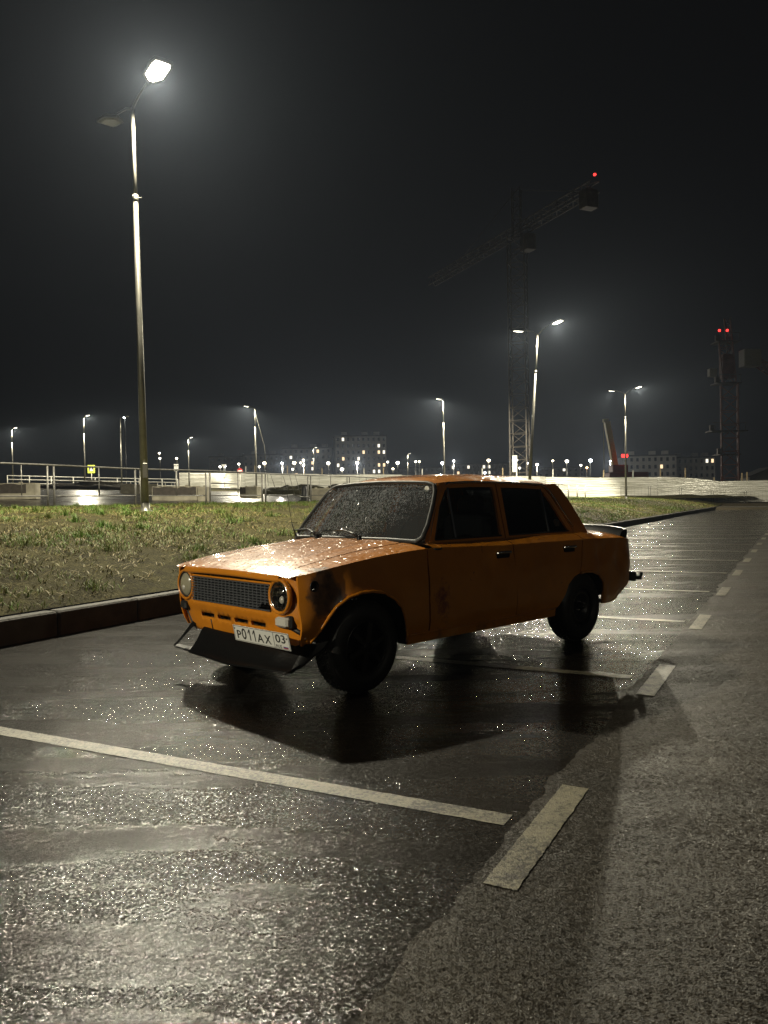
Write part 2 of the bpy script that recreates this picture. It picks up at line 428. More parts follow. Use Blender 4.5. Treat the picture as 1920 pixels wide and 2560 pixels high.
def glass_mat(name, tint, film=0.0, drops=False):
    m, N, L, b = new_mat(name)
    out = N['Material Output']; N.remove(b)
    tr = N.new('ShaderNodeBsdfTransparent'); tr.inputs['Color'].default_value = (*tint, 1)
    gl = N.new('ShaderNodeBsdfGlossy'); gl.inputs['Roughness'].default_value = .04
    lw = N.new('ShaderNodeLayerWeight'); lw.inputs['Blend'].default_value = .5; fr = math_node(N, L, 'ADD', math_node(N, L, 'MULTIPLY', math_node(N, L, 'POWER', lw.outputs['Facing'], 5.0), .9), .05)
    mx = N.new('ShaderNodeMixShader')
    top = mx.outputs[0]
    L.new(fr, mx.inputs[0]); L.new(tr.outputs[0], mx.inputs[1]); L.new(gl.outputs[0], mx.inputs[2])
    if drops:
        tc = N.new('ShaderNodeTexCoord'); P = tc.outputs['Object']
        mp = N.new('ShaderNodeMapping'); mp.inputs['Scale'].default_value = (1, 1, .6); L.new(P, mp.inputs['Vector'])
        v = N.new('ShaderNodeTexVoronoi'); v.inputs['Scale'].default_value = 72; L.new(mp.outputs['Vector'], v.inputs['Vector'])
        vc = N.new('ShaderNodeSeparateColor'); L.new(v.outputs['Color'], vc.inputs['Color'])
        cl = tex(N, L, P, 'noise', 3.0, 3)
        sy = N.new('ShaderNodeSeparateXYZ'); L.new(P, sy.inputs['Vector'])
        bead_light = ramp(N, L, math_node(N, L, 'ADD', math_node(N, L, 'ADD', math_node(N, L, 'MULTIPLY', sy.outputs['Y'], .55), math_node(N, L, 'MULTIPLY', sy.outputs['Z'], .9)), -.52), [(.08, .0), (.42, 1.2)])  # beads shrink towards the near lower side, imitating drops that catch no lamp light
        rad = math_node(N, L, 'MULTIPLY', math_node(N, L, 'ADD', vc.outputs[0], -.15), math_node(N, L, 'MULTIPLY', math_node(N, L, 'MULTIPLY', cl.outputs['Fac'], 1.25), bead_light))
        dome = math_node(N, L, 'MAXIMUM', math_node(N, L, 'SUBTRACT', rad, v.outputs['Distance']), 0.0)
        v3 = N.new('ShaderNodeTexVoronoi'); v3.inputs['Scale'].default_value = 150; L.new(mp.outputs['Vector'], v3.inputs['Vector'])
        vc3 = N.new('ShaderNodeSeparateColor'); L.new(v3.outputs['Color'], vc3.inputs['Color'])
        dome3 = math_node(N, L, 'MAXIMUM', math_node(N, L, 'SUBTRACT', math_node(N, L, 'MULTIPLY', math_node(N, L, 'ADD', vc3.outputs[0], -.25), bead_light), v3.outputs['Distance']), 0.0)
        dome = math_node(N, L, 'MAXIMUM', dome, math_node(N, L, 'MULTIPLY', dome3, .5))
        isd = math_node(N, L, 'GREATER_THAN', dome, .001)
        bp = N.new('ShaderNodeBump'); bp.inputs['Strength'].default_value = 1.0; bp.inputs['Distance'].default_value = .03
        L.new(math_node(N, L, 'POWER', dome, .6), bp.inputs['Height']); gq = N.new('ShaderNodeNewGeometry')
        q1 = N.new('ShaderNodeVectorMath'); q1.operation = 'SUBTRACT'; L.new(v.outputs['Color'], q1.inputs[0]); q1.inputs[1].default_value = (.5, .5, .5)
        q2 = N.new('ShaderNodeVectorMath'); q2.operation = 'SCALE'; L.new(q1.outputs[0], q2.inputs[0]); L.new(math_node(N, L, 'MULTIPLY', isd, 1.3), q2.inputs['Scale'])
        q3 = N.new('ShaderNodeVectorMath'); q3.operation = 'ADD'; L.new(gq.outputs['Normal'], q3.inputs[0]); L.new(q2.outputs[0], q3.inputs[1])
        q4 = N.new('ShaderNodeVectorMath'); q4.operation = 'NORMALIZE'; L.new(q3.outputs[0], q4.inputs[0])
        L.new(q4.outputs[0], gl.inputs['Normal']); gl.inputs['Roughness'].default_value = .09
        # water beads: scatter some of the lamp light
        di = N.new('ShaderNodeBsdfTranslucent'); di.inputs['Color'].default_value = (.75, .75, .72, 1)
        df = N.new('ShaderNodeBsdfDiffuse'); df.inputs['Color'].default_value = (.62, .66, .70, 1)
        m2 = N.new('ShaderNodeMixShader'); m2.inputs[0].default_value = .5; L.new(di.outputs[0], m2.inputs[1]); L.new(df.outputs[0], m2.inputs[2])
        m3 = N.new('ShaderNodeMixShader'); L.new(math_node(N, L, 'ADD', math_node(N, L, 'MULTIPLY', isd, .30), film), m3.inputs[0])
        L.new(mx.outputs[0], m3.inputs[1]); L.new(m2.outputs[0], m3.inputs[2])
        top = m3.outputs[0]
    L.new(top, out.inputs['Surface'])
    return m
M['tint'] = glass_mat('tinted_window_glass', (.03, .032, .035))
M['screen'] = glass_mat('wet_windscreen_glass', (.36, .39, .40), .075, True)
M['tint_light'] = glass_mat('light_tinted_glass', (.13, .14, .15))
M['clear'] = glass_mat('clear_lens_glass', (.9, .9, .88))

# ------------------------------------------------------------------ site frame: s = metres left of the kerb, t = metres along it
NX, NY, UX, UY, KS = -.8834, .4686, .4686, .8834, 6.118
def W(s, t):
    return (NX * (KS + s) + UX * t, NY * (KS + s) + UY * t)
def st(x, y):
    return NX * x + NY * y - KS, UX * x + UY * y
def sm(a, b, x):
    k = min(max((x - a) / (b - a), 0), 1)
    return k * k * (3 - 2 * k)
def Zst(s, t):
    low = .45 * sm(73, 83, t)
    if s < 0: return low * (1 - sm(-40, -120, s)) if s < 0 else low
    lawn = .225 + .985 * (1 - math.exp(-max(s - .1, 0) / 3.6))
    if s > 12: lawn += .038 * (min(s, 85) - 12)
    k = sm(0, 10, s)
    return max(lawn, low * (1 - k))
def Z(x, y): return Zst(*st(x, y))
def at(u, d):
    """a spot seen at column u of the photograph, d metres away"""
    x = (u - 960) / 1949.65 * d
    return x, d, Z(x, d)
ROADROT = math.atan2(UY, UX)

# ------------------------------------------------------------------ ground
def sheet(name, ss, ts, zf, mat, label=None):
    mb = MB()
    mb.grid([[(*W(s, t), zf(s, t)) for t in ts] for s in ss])
    o = mb.build(name, mat)
    return tag(o, label, kind='structure')
def span(a, b, step):
    n = max(1, round((b - a) / step)); return [a + (b - a) * i / n for i in range(n + 1)]
lawn_s = span(.16, 12, .4) + span(12, 85, 12)[1:] + [110, 160, 260, 420, 900]
lawn_t = [-300, -120, -60] + span(-30, 76, 1.5) + span(76, 100, 4)[1:] + [130, 200, 300, 450, 900]
sheet('ground', lawn_s, lawn_t, lambda s, t: Zst(s, t) + (.02 * noise.noise(Vector((s * .9, t * .9, 0))) if s > .3 and s < 12 else 0), M['soil'])
sheet('ground', [-600, -300, -120, -60, -42, -30, -16, 0.05, .16], [-300, -60, 0, 40, 70.0, 72, 74, 76, 78, 80, 83, 86, 100, 200, 400, 900],
      lambda s, t: (Zst(min(s, -.001) if t < 72 else s, t) - .03), M['dirt'])
# parking bays (wet, smooth) and the rougher traffic lane beyond a ragged seam
def seam(t):
    return -5.19 + .05 * noise.noise(Vector((t * 1.1, 0, 3))) + .035 * noise.noise(Vector((t * 5, 0, 7))) + .018 * noise.noise(Vector((t * 19, 2, 7)))
sheet('parking_lot', span(-5.6, .02, .8), span(-12, 72, 4), lambda s, t: 0.0, M['lot'])
mb = MB()
ts = span(-2, 30, .03) + span(30, 72, .3)[1:]
ts = [-12] + ts
mb.grid([[(*W(seam(t), t), .0045) for t in ts], [(*W(-5.7, t), .0065) for t in ts], [(*W(-30, t), .0065) for t in ts]])
tag(mb.build('road', M['lane']), kind='structure')
mb = MB()
for k in range(-1, 26):
    t0 = 2.29 + 2.62 * k
    for s0, s1, a, b in ((-5.345, -5.235, t0, t0 + .94),):
        ln = [a + (b - a) * i / 90 for i in range(91)]
        jag = lambda t, q: .004 * noise.noise(Vector((t * 15, q, 0))) + .004 * noise.noise(Vector((t * 90, q, 4)))
        mb.grid([[(*W(s0 + jag(t, 1 + k), t), .009) for t in ln], [(*W(s1 + jag(t, 9 + k), t), .009) for t in ln]])
tag(mb.build('road_marking', M['road_paint']), kind='structure')
mb = MB()
for k in range(-1, 26):
    t0 = 2.66 + 2.595 * k
    ln = span(-5.15 + .04 * random.random(), -2.9 if k == 1 else -.12, .02)
    f = lambda s: t0 + .115 * (-s - .1) / 5.0 - .03
    mb.grid([[(*W(s, f(s) + .003 * noise.noise(Vector((s * 15, k, 0))) + .004 * noise.noise(Vector((s * 90, k, 4)))), .0025) for s in ln], [(*W(s, f(s) + .105 + .003 * noise.noise(Vector((s * 15, k, 9))) + .004 * noise.noise(Vector((s * 90, k, 7)))), .0025) for s in ln]])
tag(mb.build('road_marking', M['road_paint']), kind='structure')
# kerb stones
mb = MB()
L1 = 1.0
for k in range(-12, 72):
    a = Vector((*W(.085 + .006 * random.uniform(-1, 1), k + .5), .075 + .004 * random.uniform(-1, 1)))
    mb.box(a, (.982, .165, .31), ROADROT + random.uniform(-.004, .004), .016)
tag(mb.build('kerb', M['kerb']), kind='structure')
mb = MB()
for k in range(0, 14):   # kerb turning round the end of the bays
    mb.box((*W(-.5 - k, 72.1), .10), (.165, .993, .26), ROADROT, .012)
tag(mb.build('kerb', M['kerb']), kind='structure')
# side street behind the railing
sheet('street', span(12.6, 40, 4), span(-60, 84, 6), lambda s, t: Zst(s, t) + .006, M['street'])

# grass
def grass():
    vs, fs, tone = [], [], []
    rnd = random.Random(3)
    def blade(x, y, z, h, w, lean, az, tn):
        dx, dy = math.cos(az), math.sin(az)
        bx, by = -dy * w / 2, dx * w / 2
        b = len(vs)
        vs.extend([(x - bx, y - by, z - .01), (x + bx, y + by, z - .01), (x + dx * lean * .45 + bx * .7, y + dy * lean * .45 + by * .7, z + h * .62), (x + dx * lean * .45 - bx * .7, y + dy * lean * .45 - by * .7, z + h * .62), (x + dx * lean, y + dy * lean, z + h)])
        fs.append((b, b + 1, b + 2, b + 3)); fs.append((b + 3, b + 2, b + 4))
        tone.extend([tn, tn])
    n = 0
    while n < 33000:
        t = -1 + 75 * rnd.random() ** 1.7
        s = .2 + 12.2 * rnd.random()
        x, y = W(s, t)
        if y < 2: continue
        g = noise.noise(Vector((s * .55, t * .55, 1))) + .6 * noise.noise(Vector((s * 1.7, t * 1.7, 5)))
        if rnd.random() > .56 + 1.1 * g + (.15 if s < 3 else 0): continue
        n += 1
        far = y > 26
        green = g + .3 * rnd.uniform(-1, 1) + .1
        z = Zst(s, t)
        k = rnd.randint(4, 9)
        for _ in range(k):
            rr = rnd.uniform(.02, .11) * (1.8 if far else 1)
            az = rnd.uniform(0, 6.28)
            tn = min(max(.42 + .5 * green + .22 * rnd.uniform(-1, 1), 0), 1)
            if rnd.random() < .32: tn = rnd.uniform(0, .22)
            h = rnd.uniform(.02, .062) * (1.35 if green > .3 else .8) * (1.25 if far else 1)
            if tn < .25: h *= .7
            blade(x + rr * math.cos(az), y + rr * math.sin(az), z, h, rnd.uniform(.006, .013) * (2.2 if far else 1), rnd.uniform(.03, .11) * (1 if tn > .25 else 1.6), rnd.uniform(0, 6.28), tn)
    # lush tufts
    for _ in range(260):
        t = -3 + 40 * rnd.random() ** 1.5; s = rnd.uniform(.35, 11.5)
        x, y = W(s, t); z = Zst(s, t)
        if y < 2: continue
        tn0 = rnd.uniform(.55, 1)
        for _ in range(rnd.randint(40, 90)):
            rr = abs(rnd.gauss(0, .13)); az = rnd.uniform(0, 6.28)
            blade(x + rr * math.cos(az), y + rr * math.sin(az), z, rnd.uniform(.06, .17) * max(.4, 1 - rr * 2), rnd.uniform(.007, .014), rnd.uniform(.03, .12), rnd.uniform(0, 6.28), min(1, max(0, tn0 + rnd.uniform(-.25, .2))))
    # dry straw lying about
    for _ in range(7000):
        t = -3 + 44 * rnd.random() ** 1.4; s = rnd.uniform(.2, 11.5)
        x, y = W(s, t)
        if y < 2: continue
        blade(x, y, Zst(s, t) + .02, rnd.uniform(.0, .03), rnd.uniform(.006, .012), rnd.uniform(.06, .3), rnd.uniform(0, 6.28), rnd.uniform(0, .22))
    me = bpy.data.meshes.new('grass'); me.from_pydata(vs, [], fs)
    a = me.attributes.new('tone', 'FLOAT', 'FACE'); a.data.foreach_set('value', tone)
    me.materials.append(M['grass'])
    o = bpy.data.objects.new('grass', me); COL.objects.link(o)
    tag(o, 'patchy rough grass and dry straw on the bank behind the kerb', 'grass', kind='stuff')
grass()

# ------------------------------------------------------------------ lighting masts
def lamp_head(mb_shell, mb_lens, c, az, tilt=R(12), L0=.62, W0=.30):
    """flat LED luminaire pointing out along az, a little raised at the tip"""
    ca, sa, ct, sT = math.cos(az), math.sin(az), math.cos(tilt), math.sin(tilt)
    def tr(x, y, z):
        X, Zz = x * ct - z * sT, x * sT + z * ct
        return (c[0] + X * ca - y * sa, c[1] + X * sa + y * ca, c[2] + Zz)
    out = [(-.36, .05), (-.30, .12), (-.1, .5), (.35, .5), (.48, .42), (.5, .3)]
    ring = [(x * L0, y * W0) for x, y in out] + [(x * L0, -y * W0) for x, y in reversed(out)]
    n = len(ring)
    vs = [tr(x, y, -.035) for x, y in ring] + [tr(x, y, .02) for x, y in ring] + [tr(x * .8, y * .6, .06) for x, y in ring]
    fs = [tuple(range(2 * n, 3 * n)), tuple(reversed(range(n)))] + [(k * n + i, k * n + (i + 1) % n, k * n + n + (i + 1) % n, k * n + n + i) for k in (0, 1) for i in range(n)]
    mb_shell.face_set(vs, fs)
    lr = [(x * L0 * .86 + .02, y * W0 * .84) for x, y in out[1:]] + [(x * L0 * .86 + .02, -y * W0 * .84) for x, y in reversed(out[1:])]
    m = len(lr)
    vs = [tr(x, y, -.033) for x, y in lr] + [tr(x * .85, y * .8, -.058) for x, y in lr]
    fs = [tuple(range(m)), tuple(range(m, 2 * m))] + [(i, (i + 1) % m, m + (i + 1) % m, m + i) for i in range(m)]
    mb_lens.face_set(vs, fs)
    return tr(.03, 0, -.12), tr(.03, 0, -1.0)

def street_light(parent, p, aim, watts, spread=176, radius=.16):
    ld = bpy.data.lights.new('lamp_light', 'SPOT')
    ld.energy = watts; ld.color = LAMP_COL; ld.spot_size = R(spread); ld.spot_blend = .2; ld.shadow_soft_size = radius
    lo = bpy.data.objects.new('lamp_light', ld); COL.objects.link(lo)
    d = Vector(aim) - Vector(p)
    lo.matrix_world = Matrix.Translation(Vector(p)) @ d.to_track_quat('-Z', 'Y').to_matrix().to_4x4()
    lo.parent = parent
    lo.matrix_parent_inverse = Matrix.Translation(parent.location).inverted()

def lamp_mast(x, y, z, height, arms, label, group, flood=0, r0=.085, r1=.045, size=.62, arm=1.2, rise=.42, steps=True, power=1.0, lean=(0, 0), mat=None):
    t = empty('street_lamp', (x, y, z), 0, label, 'street lamp', group)
    mb = MB()
    lx, ly = lean
    mb.tube([(0, 0, -.1), (lx * .5, ly * .5, height * .5), (lx * .78, ly * .78, height * .78)], [r0, (r0 + r1) / 2, r1 * 1.15], 14)
    mb.tube([(lx * .78, ly * .78, height * .78 - .02), (lx, ly, height)], [r1 * .95, r1 * .8], 14)
    mb.build('pole', M['galv'], t)
    if steps:
        mb = MB()
        mb.tube([(lx * .78, ly * .78, height * .78 - .10), (lx * .78, ly * .78, height * .78 + .05)], r1 * 1.35, 14)
        for a in (0.3, 2.4, 4.4):
            mb.tube([(lx * .78, ly * .78, height * .78), (lx * .78 + .12 * math.cos(a), ly * .78 + .12 * math.sin(a), height * .78)], .008, 5)
        mb.build('collar', M['galv'], t)
        mb = MB(); mb.lathe([(r0 * 1.9, 0), (r0 * 1.9, .03), (r0 * 1.15, .05), (r0 * 1.1, .2)], (0, 0, 0)); mb.build('base_flange', M['galv'], t)
        mb = MB(); mb.box((r0 * math.cos(-1.2), r0 * math.sin(-1.2), .9), (.03, .10, .32), -1.2, .004); mb.build('service_door', M['galv'], t)
    for az, lit, pw in arms:
        ca, sa = math.cos(az), math.sin(az)
        mb = MB()
        mb.tube([(lx, ly, height - .02), (lx + ca * arm * .3, ly + sa * arm * .3, height + rise * .55), (lx + ca * (arm - size * .3), ly + sa * (arm - size * .3), height + rise)], [r1 * .7, r1 * .55, r1 * .5], 8)
        a_o = mb.build('arm', M['galv'], t)
        sh, le = MB(), MB()
        p, aim = lamp_head(sh, le, (lx + ca * arm, ly + sa * arm, height + rise), az, R(10), size, size * .48)
        h = sh.build('lamp_head', M['lamp_shell'], t)
        le.build('lens', M['lens'] if lit else M['lens_off'], h)
        if lit and pw > 0:
            fl = flood if az != ARM else 0      # a head turned up towards the hoarding
            street_light(t, (x + p[0], y + p[1], z + p[2]), (x + aim[0] + math.cos(az) * fl, y + aim[1] + math.sin(az) * fl, z + aim[2]), LAMP_W * power * pw, 105 if fl else 176)
    return t

ARM = math.atan2(-.77, .63)
g = 'tall twin arm lamp masts along the parking bays'
lamp_mast(-5.2, 17.0, Z(-5.2, 17.0), 8.75, [(ARM, True, 1.3), (ARM + math.pi, False, 0)], 'nearest tall steel lamp mast on the grass bank, one head blazing, the other dark', g, lean=(-.10, 0), size=.95, rise=.22)
lamp_mast(7.6, 41.0, Z(7.6, 41), 8.75, [(ARM, True, 1.0), (ARM + math.pi, True, .25)], 'lamp mast leaning over behind the orange car roof with two lit heads', g, lean=(.62, .1), size=.85)
lamp_mast(20.35, 65.5, Z(20.35, 65.5), 8.75, [(ARM, True, .9), (ARM + math.pi, True, 5.0)], 'farthest upright twin headed lamp mast, where the pipe railing meets the hoarding', g, flood=1.0, size=.74)
lamp_mast(-18.0, -7.0, Z(-18.0, -7), 8.75, [(ARM, True, 1.8), (ARM + math.pi, False, 0)], 'tall lamp mast on the bank beside the photographer, outside the frame', g, size=.74)

ox, oy = W(-34, -5)
lamp_mast(ox, oy, .0, 8.75, [(math.atan2(NY, NX), True, .095)], 'lamp mast across the traffic lane behind the photographer, outside the frame', g, size=.74)
g = 'single head lamps along the side street'
far = [ # column of lamp, column of pole, row of lamp, distance
 (43, 34, 1070, 93, 'leftmost side street lamp with two thin brackets, left of the crossing sign'), (226, 214, 1039, 81, 'side street lamp rising directly behind the yellow crossing sign'),
 (482, 474, 1094, 110, 'small side street lamp beyond the left end of the white hoarding'), (626, 642, 1016, 75, 'side street lamp with a slack cable stay, above the white hoarding'),
 (793, 786, 1119, 135, 'street lamp in front of the tall apartment block'), (1025, 1021, 1134, 155, 'short street lamp right of the tall apartment block'),
 (1108, 1112, 998, 72, 'side street lamp standing behind the middle of the car roof')]
for u, up, v, d, lab in far:
    hz = 1265.6 - .0156 * u
    x, y, z = at(up, d)
    zl = 1.2173 + (hz - v) / 1949.65 * d
    xl = (u - 960) / 1949.65 * d - .0156 * (zl - 1.2) * 0
    dx = max(abs(xl - x - (.0156 * (hz - v) / 1949.65 * d)), .35)
    az = 0.0 if u > up else math.pi
    t = lamp_mast(x, y, z, zl - z - .3, [(az, True, 1.3 if d in (75, 72) else .7)], lab, g, r0=.09, r1=.05, size=.62, arm=dx, rise=.3, steps=False)
    if d == 75:
        mb = MB(); mb.tube([(0.02, 0, zl - z - .6), (.8, .1, (zl - z) * .55), (1.15, .2, .5)], .018, 5); mb.build('cable_stay', M['galv'], t)
x, y, z = at(306, 85)
lamp_mast(x, y, z, 7.6, [(0, False, 0)], 'unlit grey street lamp just left of the nearest lamp mast', g, r0=.08, r1=.05, arm=.6, rise=.15, steps=False)

# ------------------------------------------------------------------ pipe railing along the top of the bank
rail = empty('pipe_railing', (*W(11, 13.8), 1.17), 0, 'long dark steel pipe railing with paired posts along the top of the grass bank', 'railing')
def rl(s, t, z): # point relative to the railing empty
    a = W(s, t); b = W(11, 13.8)
    return (a[0] - b[0], a[1] - b[1], Zst(s, t) + z - 1.17)
def pipe(name, pts, r, mat=M['pipe']):
    mb = MB(); mb.tube(pts, r, 8); return mb.build(name, mat, rail)
joints = [1.6, 4.65, 7.7, 10.75] + [13.85 + 3.04 * k for k in range(20)]
sag = {k: .02 * math.sin(k * 1.7) for k in range(len(joints))}
top = []
for k, t in enumerate(joints): top.append(rl(11 + sag[k], t, 1.1 + .015 * math.sin(k * 2.3)))
pipe('top_rail', top, .026)
for k, t in enumerate(joints):
    for dt in (-.10, .10):
        pipe('post', [rl(11 + sag[k], t + dt, -.15), rl(11 + sag[k] + random.uniform(-.01, .01), t + dt, 1.08)], .028)
for k in range(len(joints) - 1):
    a, b = joints[k] + .1, joints[k + 1] - .1
    if k >= 20: continue
    if k == 7:     # the broken bay: bent bars, the low rail knocked off
        pipe('low_rail', [rl(11, a, .31), rl(11, a + 1.1, .29), rl(11, a + 1.75, .33)], .016)
        pipe('low_rail', [rl(11, a + 1.78, .33), rl(10.95, a + 2.2, .24), rl(11, b, .23)], .02, M['galv'])
        for q in (.35, 1.1, 1.55, 1.95):
            pipe('baluster', [rl(11, a + q, 1.08), rl(11, a + q + .3, .5 if q < 1.3 else .35)], .011)
        continue
    pipe('low_rail', [rl(11, a, .30), rl(11, b, .30)], .017)
    m = a + (b - a) * .52
    if k % 3 != 1 or k < 6:
        pipe('mid_rail', [rl(11, a, .70), rl(11, m, .70)], .015)
        pipe('baluster', [rl(11, m, .30), rl(11, m, 1.08)], .017)
        if k % 2: pipe('baluster', [rl(11, m + .62, .30), rl(11, m + .62, 1.08)], .013)
    else:
        for q in (.7, 1.3, 1.9): pipe('baluster', [rl(11, a + q, .30), rl(11, a + q, 1.08)], .012)

# low mesh railing in front of the hoarding, turning across the end of the bays
rail2 = empty('mesh_railing', (*W(4, 84.2), Zst(4, 84.2)), 0, 'thin wire mesh railing in pale panels standing in front of the white hoarding', 'railing')
def r2(s, z):
    a, b = W(s, 84.2), W(4, 84.2)
    return (a[0] - b[0], a[1] - b[1], Zst(s, 84.2) + z - Zst(4, 84.2))
for k in range(9):
    s0 = 10.3 - 3.0 * k
    s1 = s0 - 2.8
    for s_ in (s0, s1):
        mb = MB(); mb.tube([r2(s_, -.1), r2(s_, 1.15)], .022, 6); mb.build('post', M['pipe'], rail2)
    mb = MB()
    for z_ in (.15, 1.05): mb.tube([r2(s0, z_), r2(s1, z_)], .012, 5)
    for q in range(1, 8): mb.tube([r2(s0 - .35 * q, .15), r2(s0 - .35 * q, 1.05)], .006, 4)
    mb.build('mesh_panel', M['pipe'], rail2)

# ------------------------------------------------------------------ white construction hoarding
hd = empty('construction_hoarding', (*W(15, 86), Zst(15, 86)), 0, 'long white corrugated sheet hoarding closing off the building site', 'fence')
def hp(s, z, off=0):
    a, b = W(s, 86 + off), W(15, 86)
    return (a[0] - b[0], a[1] - b[1], Zst(s, 86) + z - Zst(15, 86))
s_ = 73.0
k = 0
while s_ > -46:
    w = 6.0
    jz, jo = random.uniform(-.05, .05), random.uniform(-.03, .03)
    rows = []
    for i in range(45):
        z_ = .02 + 2.12 * i / 44
        o_ = .022 * (1 if (i // 2) % 2 else -1)
        rows.append([hp(s_ - w * q / 6, z_ + jz, o_ + jo + .02 * noise.noise(Vector((s_ - w * q / 6, z_ * 2, 3)))) for q in range(7)])
    mb = MB(); mb.grid(rows, smooth=False); mb.build('sheet_panel', M['hoard'], hd, fix=False)
    s_ -= w + .01; k += 1
mb = MB()
rows = [[(hp(73, z_)[0] + UX * q, hp(73, z_)[1] + UY * q, hp(73, z_)[2]) for q in (0, 3, 6, 10)] for z_ in (0, 1, 2.1)]
mb.grid(rows); mb.build('return_panel', M['truck_red'], hd)
for u, top_ in ((640, 20), (617, 18), (721, 20), (763, 18), (808, 15), (913, 15), (960, 18), (1057, 16), (1208, 18), (1258, 20), (1325, 20), (1383, 18), (1508, 18), (1582, 17), (1651, 22), (1714, 25), (1787, 9), (1854, 20), (1869, 22)):
    c = (u - 960) / 1949.65
    d = 86.4 / (UX * c + UY)
    s0, t0 = st(c * d, d)
    hh = 2.15 + top_ / 1949.65 * d
    mb = MB(); ln = random.uniform(-.05, .12)
    p0 = hp(s0, 0, .35); p1 = hp(s0, hh, .35)
    mb.bar((p0[0], p0[1], p0[2] - .2), (p1[0] + ln, p1[1], p1[2]), .11, .09)
    mb.build('timber_post', M['wood'] if random.random() < .6 else M['white_metal'], hd)

# ------------------------------------------------------------------ concrete blocks by the side street
def concrete_block(u, d, length, ang, split, label):
    x, y, z = at(u, d)
    t = empty('concrete_block', (x, y, z), ang, label, 'concrete block', 'concrete blocks along the side street')
    mb = MB(); mb.box((0, 0, .27), (length, .45, .58), 0, .02)
    for q in (-.25, .25): mb.box((q * length, 0, .585), (.12, .1, .05), 0, .01)
    mb.build('block', M['concrete'], t)
    if split:
        mb = MB()
        a, b = split
        xa, xb = -length / 2 + a * length, -length / 2 + b * length
        n = 14
        rows = [[(xa + (xb - xa) * i / n, -.2275, z_) for i in range(n + 1)] for z_ in (.2,)]
        rows.append([(xa + (xb - xa) * i / n, -.2275, .545 - .05 * abs(noise.noise(Vector((i * .8, u, 0)))) * 2) for i in range(n + 1)])
        mb.grid(rows); mb.build('dark_paint_patch', M['concrete_dark'], t)
    return t
concrete_block(10, 27.7, 2.4, R(4), (0, .86), 'brown painted concrete block at the far left behind the railing')
concrete_block(440, 30.7, 1.75, R(3), (0.02, .98), 'concrete block with peeling brown paint just right of the nearest lamp mast')
concrete_block(505, 30.9, .55, R(3), None, 'short bare concrete block end against the peeling brown block')
concrete_block(350, 46, 2.1, R(8), None, 'low sandy concrete block behind the nearest lamp mast')
concrete_block(628, 39.8, 1.05, R(-25), (0, .35), 'pale yellow concrete block in front of the no entry sign')
concrete_block(805, 37.6, 1.1, R(12), None, 'pale concrete block beside the windscreen edge of the car')
# a wheel stop / old rubber cone base at the railing
cx, cy, cz = at(762, 32.2)
cone = empty('traffic_cone', (cx, cy, cz), 0, 'dark squat rubber cone beside the railing posts', 'cone')
mb = MB(); mb.lathe([(.34, 0), (.34, .04), (.16, .12), (.11, .5), (.09, .68), (.0, .70)], (0, 0, 0), n=20); mb.build('cone_body', M['rubber'], cone)

# rubble mounds between the blocks and the hoarding
def mound(u, d, L0, W0, H0, label, mat):
    x, y, z = at(u, d)
    mb = MB(); n = 26
    rows = []
    for i in range(n + 1):
        r_ = []
        for j in range(n + 1):
            a, b = -1 + 2 * i / n, -1 + 2 * j / n
            h = max(0, (1 - a * a) * (1 - b * b)) ** .6 * H0 * (.75 + .7 * noise.noise(Vector((a * 3, b * 3, u)))) + .05 * noise.noise(Vector((a * 9, b * 9, u)))
            r_.append((a * L0, b * W0, h - .06))
        rows.append(r_)
    mb.grid(rows)
    o = mb.build('dirt_mound', mat); o.location = (x, y, z)
    tag(o, label, 'mound', 'dirt mounds by the hoarding')
mound(735, 56, 3.4, 2, .75, 'grassy dirt mound in front of the brightest left stretch of hoarding', M['soil'])
mound(880, 60, 3.2, 2, .9, 'reddish dirt mound just left of the car roof', M['dirt'])
mound(200, 66, 5.5, 2, .75, 'low dark dirt mound under the crossing sign', M['dirt'])
mound(1650, 79, 9, 2.5, .35, 'low weedy ridge at the foot of the right hand hoarding', M['soil'])

# white pipe guard rail far left
gr = empty('guard_rail', at(300, 92), 0, 'white painted pipe guard rail with upright bars, left of the hoarding', 'railing')
g0 = Vector(gr.location)
def gp(u, d, z):
    x, y, zz = at(u, d); return Vector((x, y, zz + z)) - g0
us = [20, 75, 130, 185, 240, 295, 350, 407, 446]
dd = [78, 81, 84, 87, 90, 92, 94, 93, 92]
for k in range(len(us)):
    mb = MB(); mb.tube([gp(us[k], dd[k], -.1), gp(us[k], dd[k], 1.12)], .06, 6); mb.build('post', M['white_metal'], gr)
for zz in (.32, .72, 1.1):
    mb = MB(); mb.tube([gp(us[k], dd[k], zz) for k in range(len(us))], .045, 6); mb.build('rail', M['white_metal'], gr)
mb = MB()
for k in range(3, len(us) - 1):
    for q in range(1, 5):
        f = q / 5; a = gp(us[k], dd[k], .32).lerp(gp(us[k + 1], dd[k + 1], .32), f)
        if (k + q) % 3: mb.tube([a, a + Vector((0, 0, .4))], .03, 5)
mb.build('bars', M['white_metal'], gr)

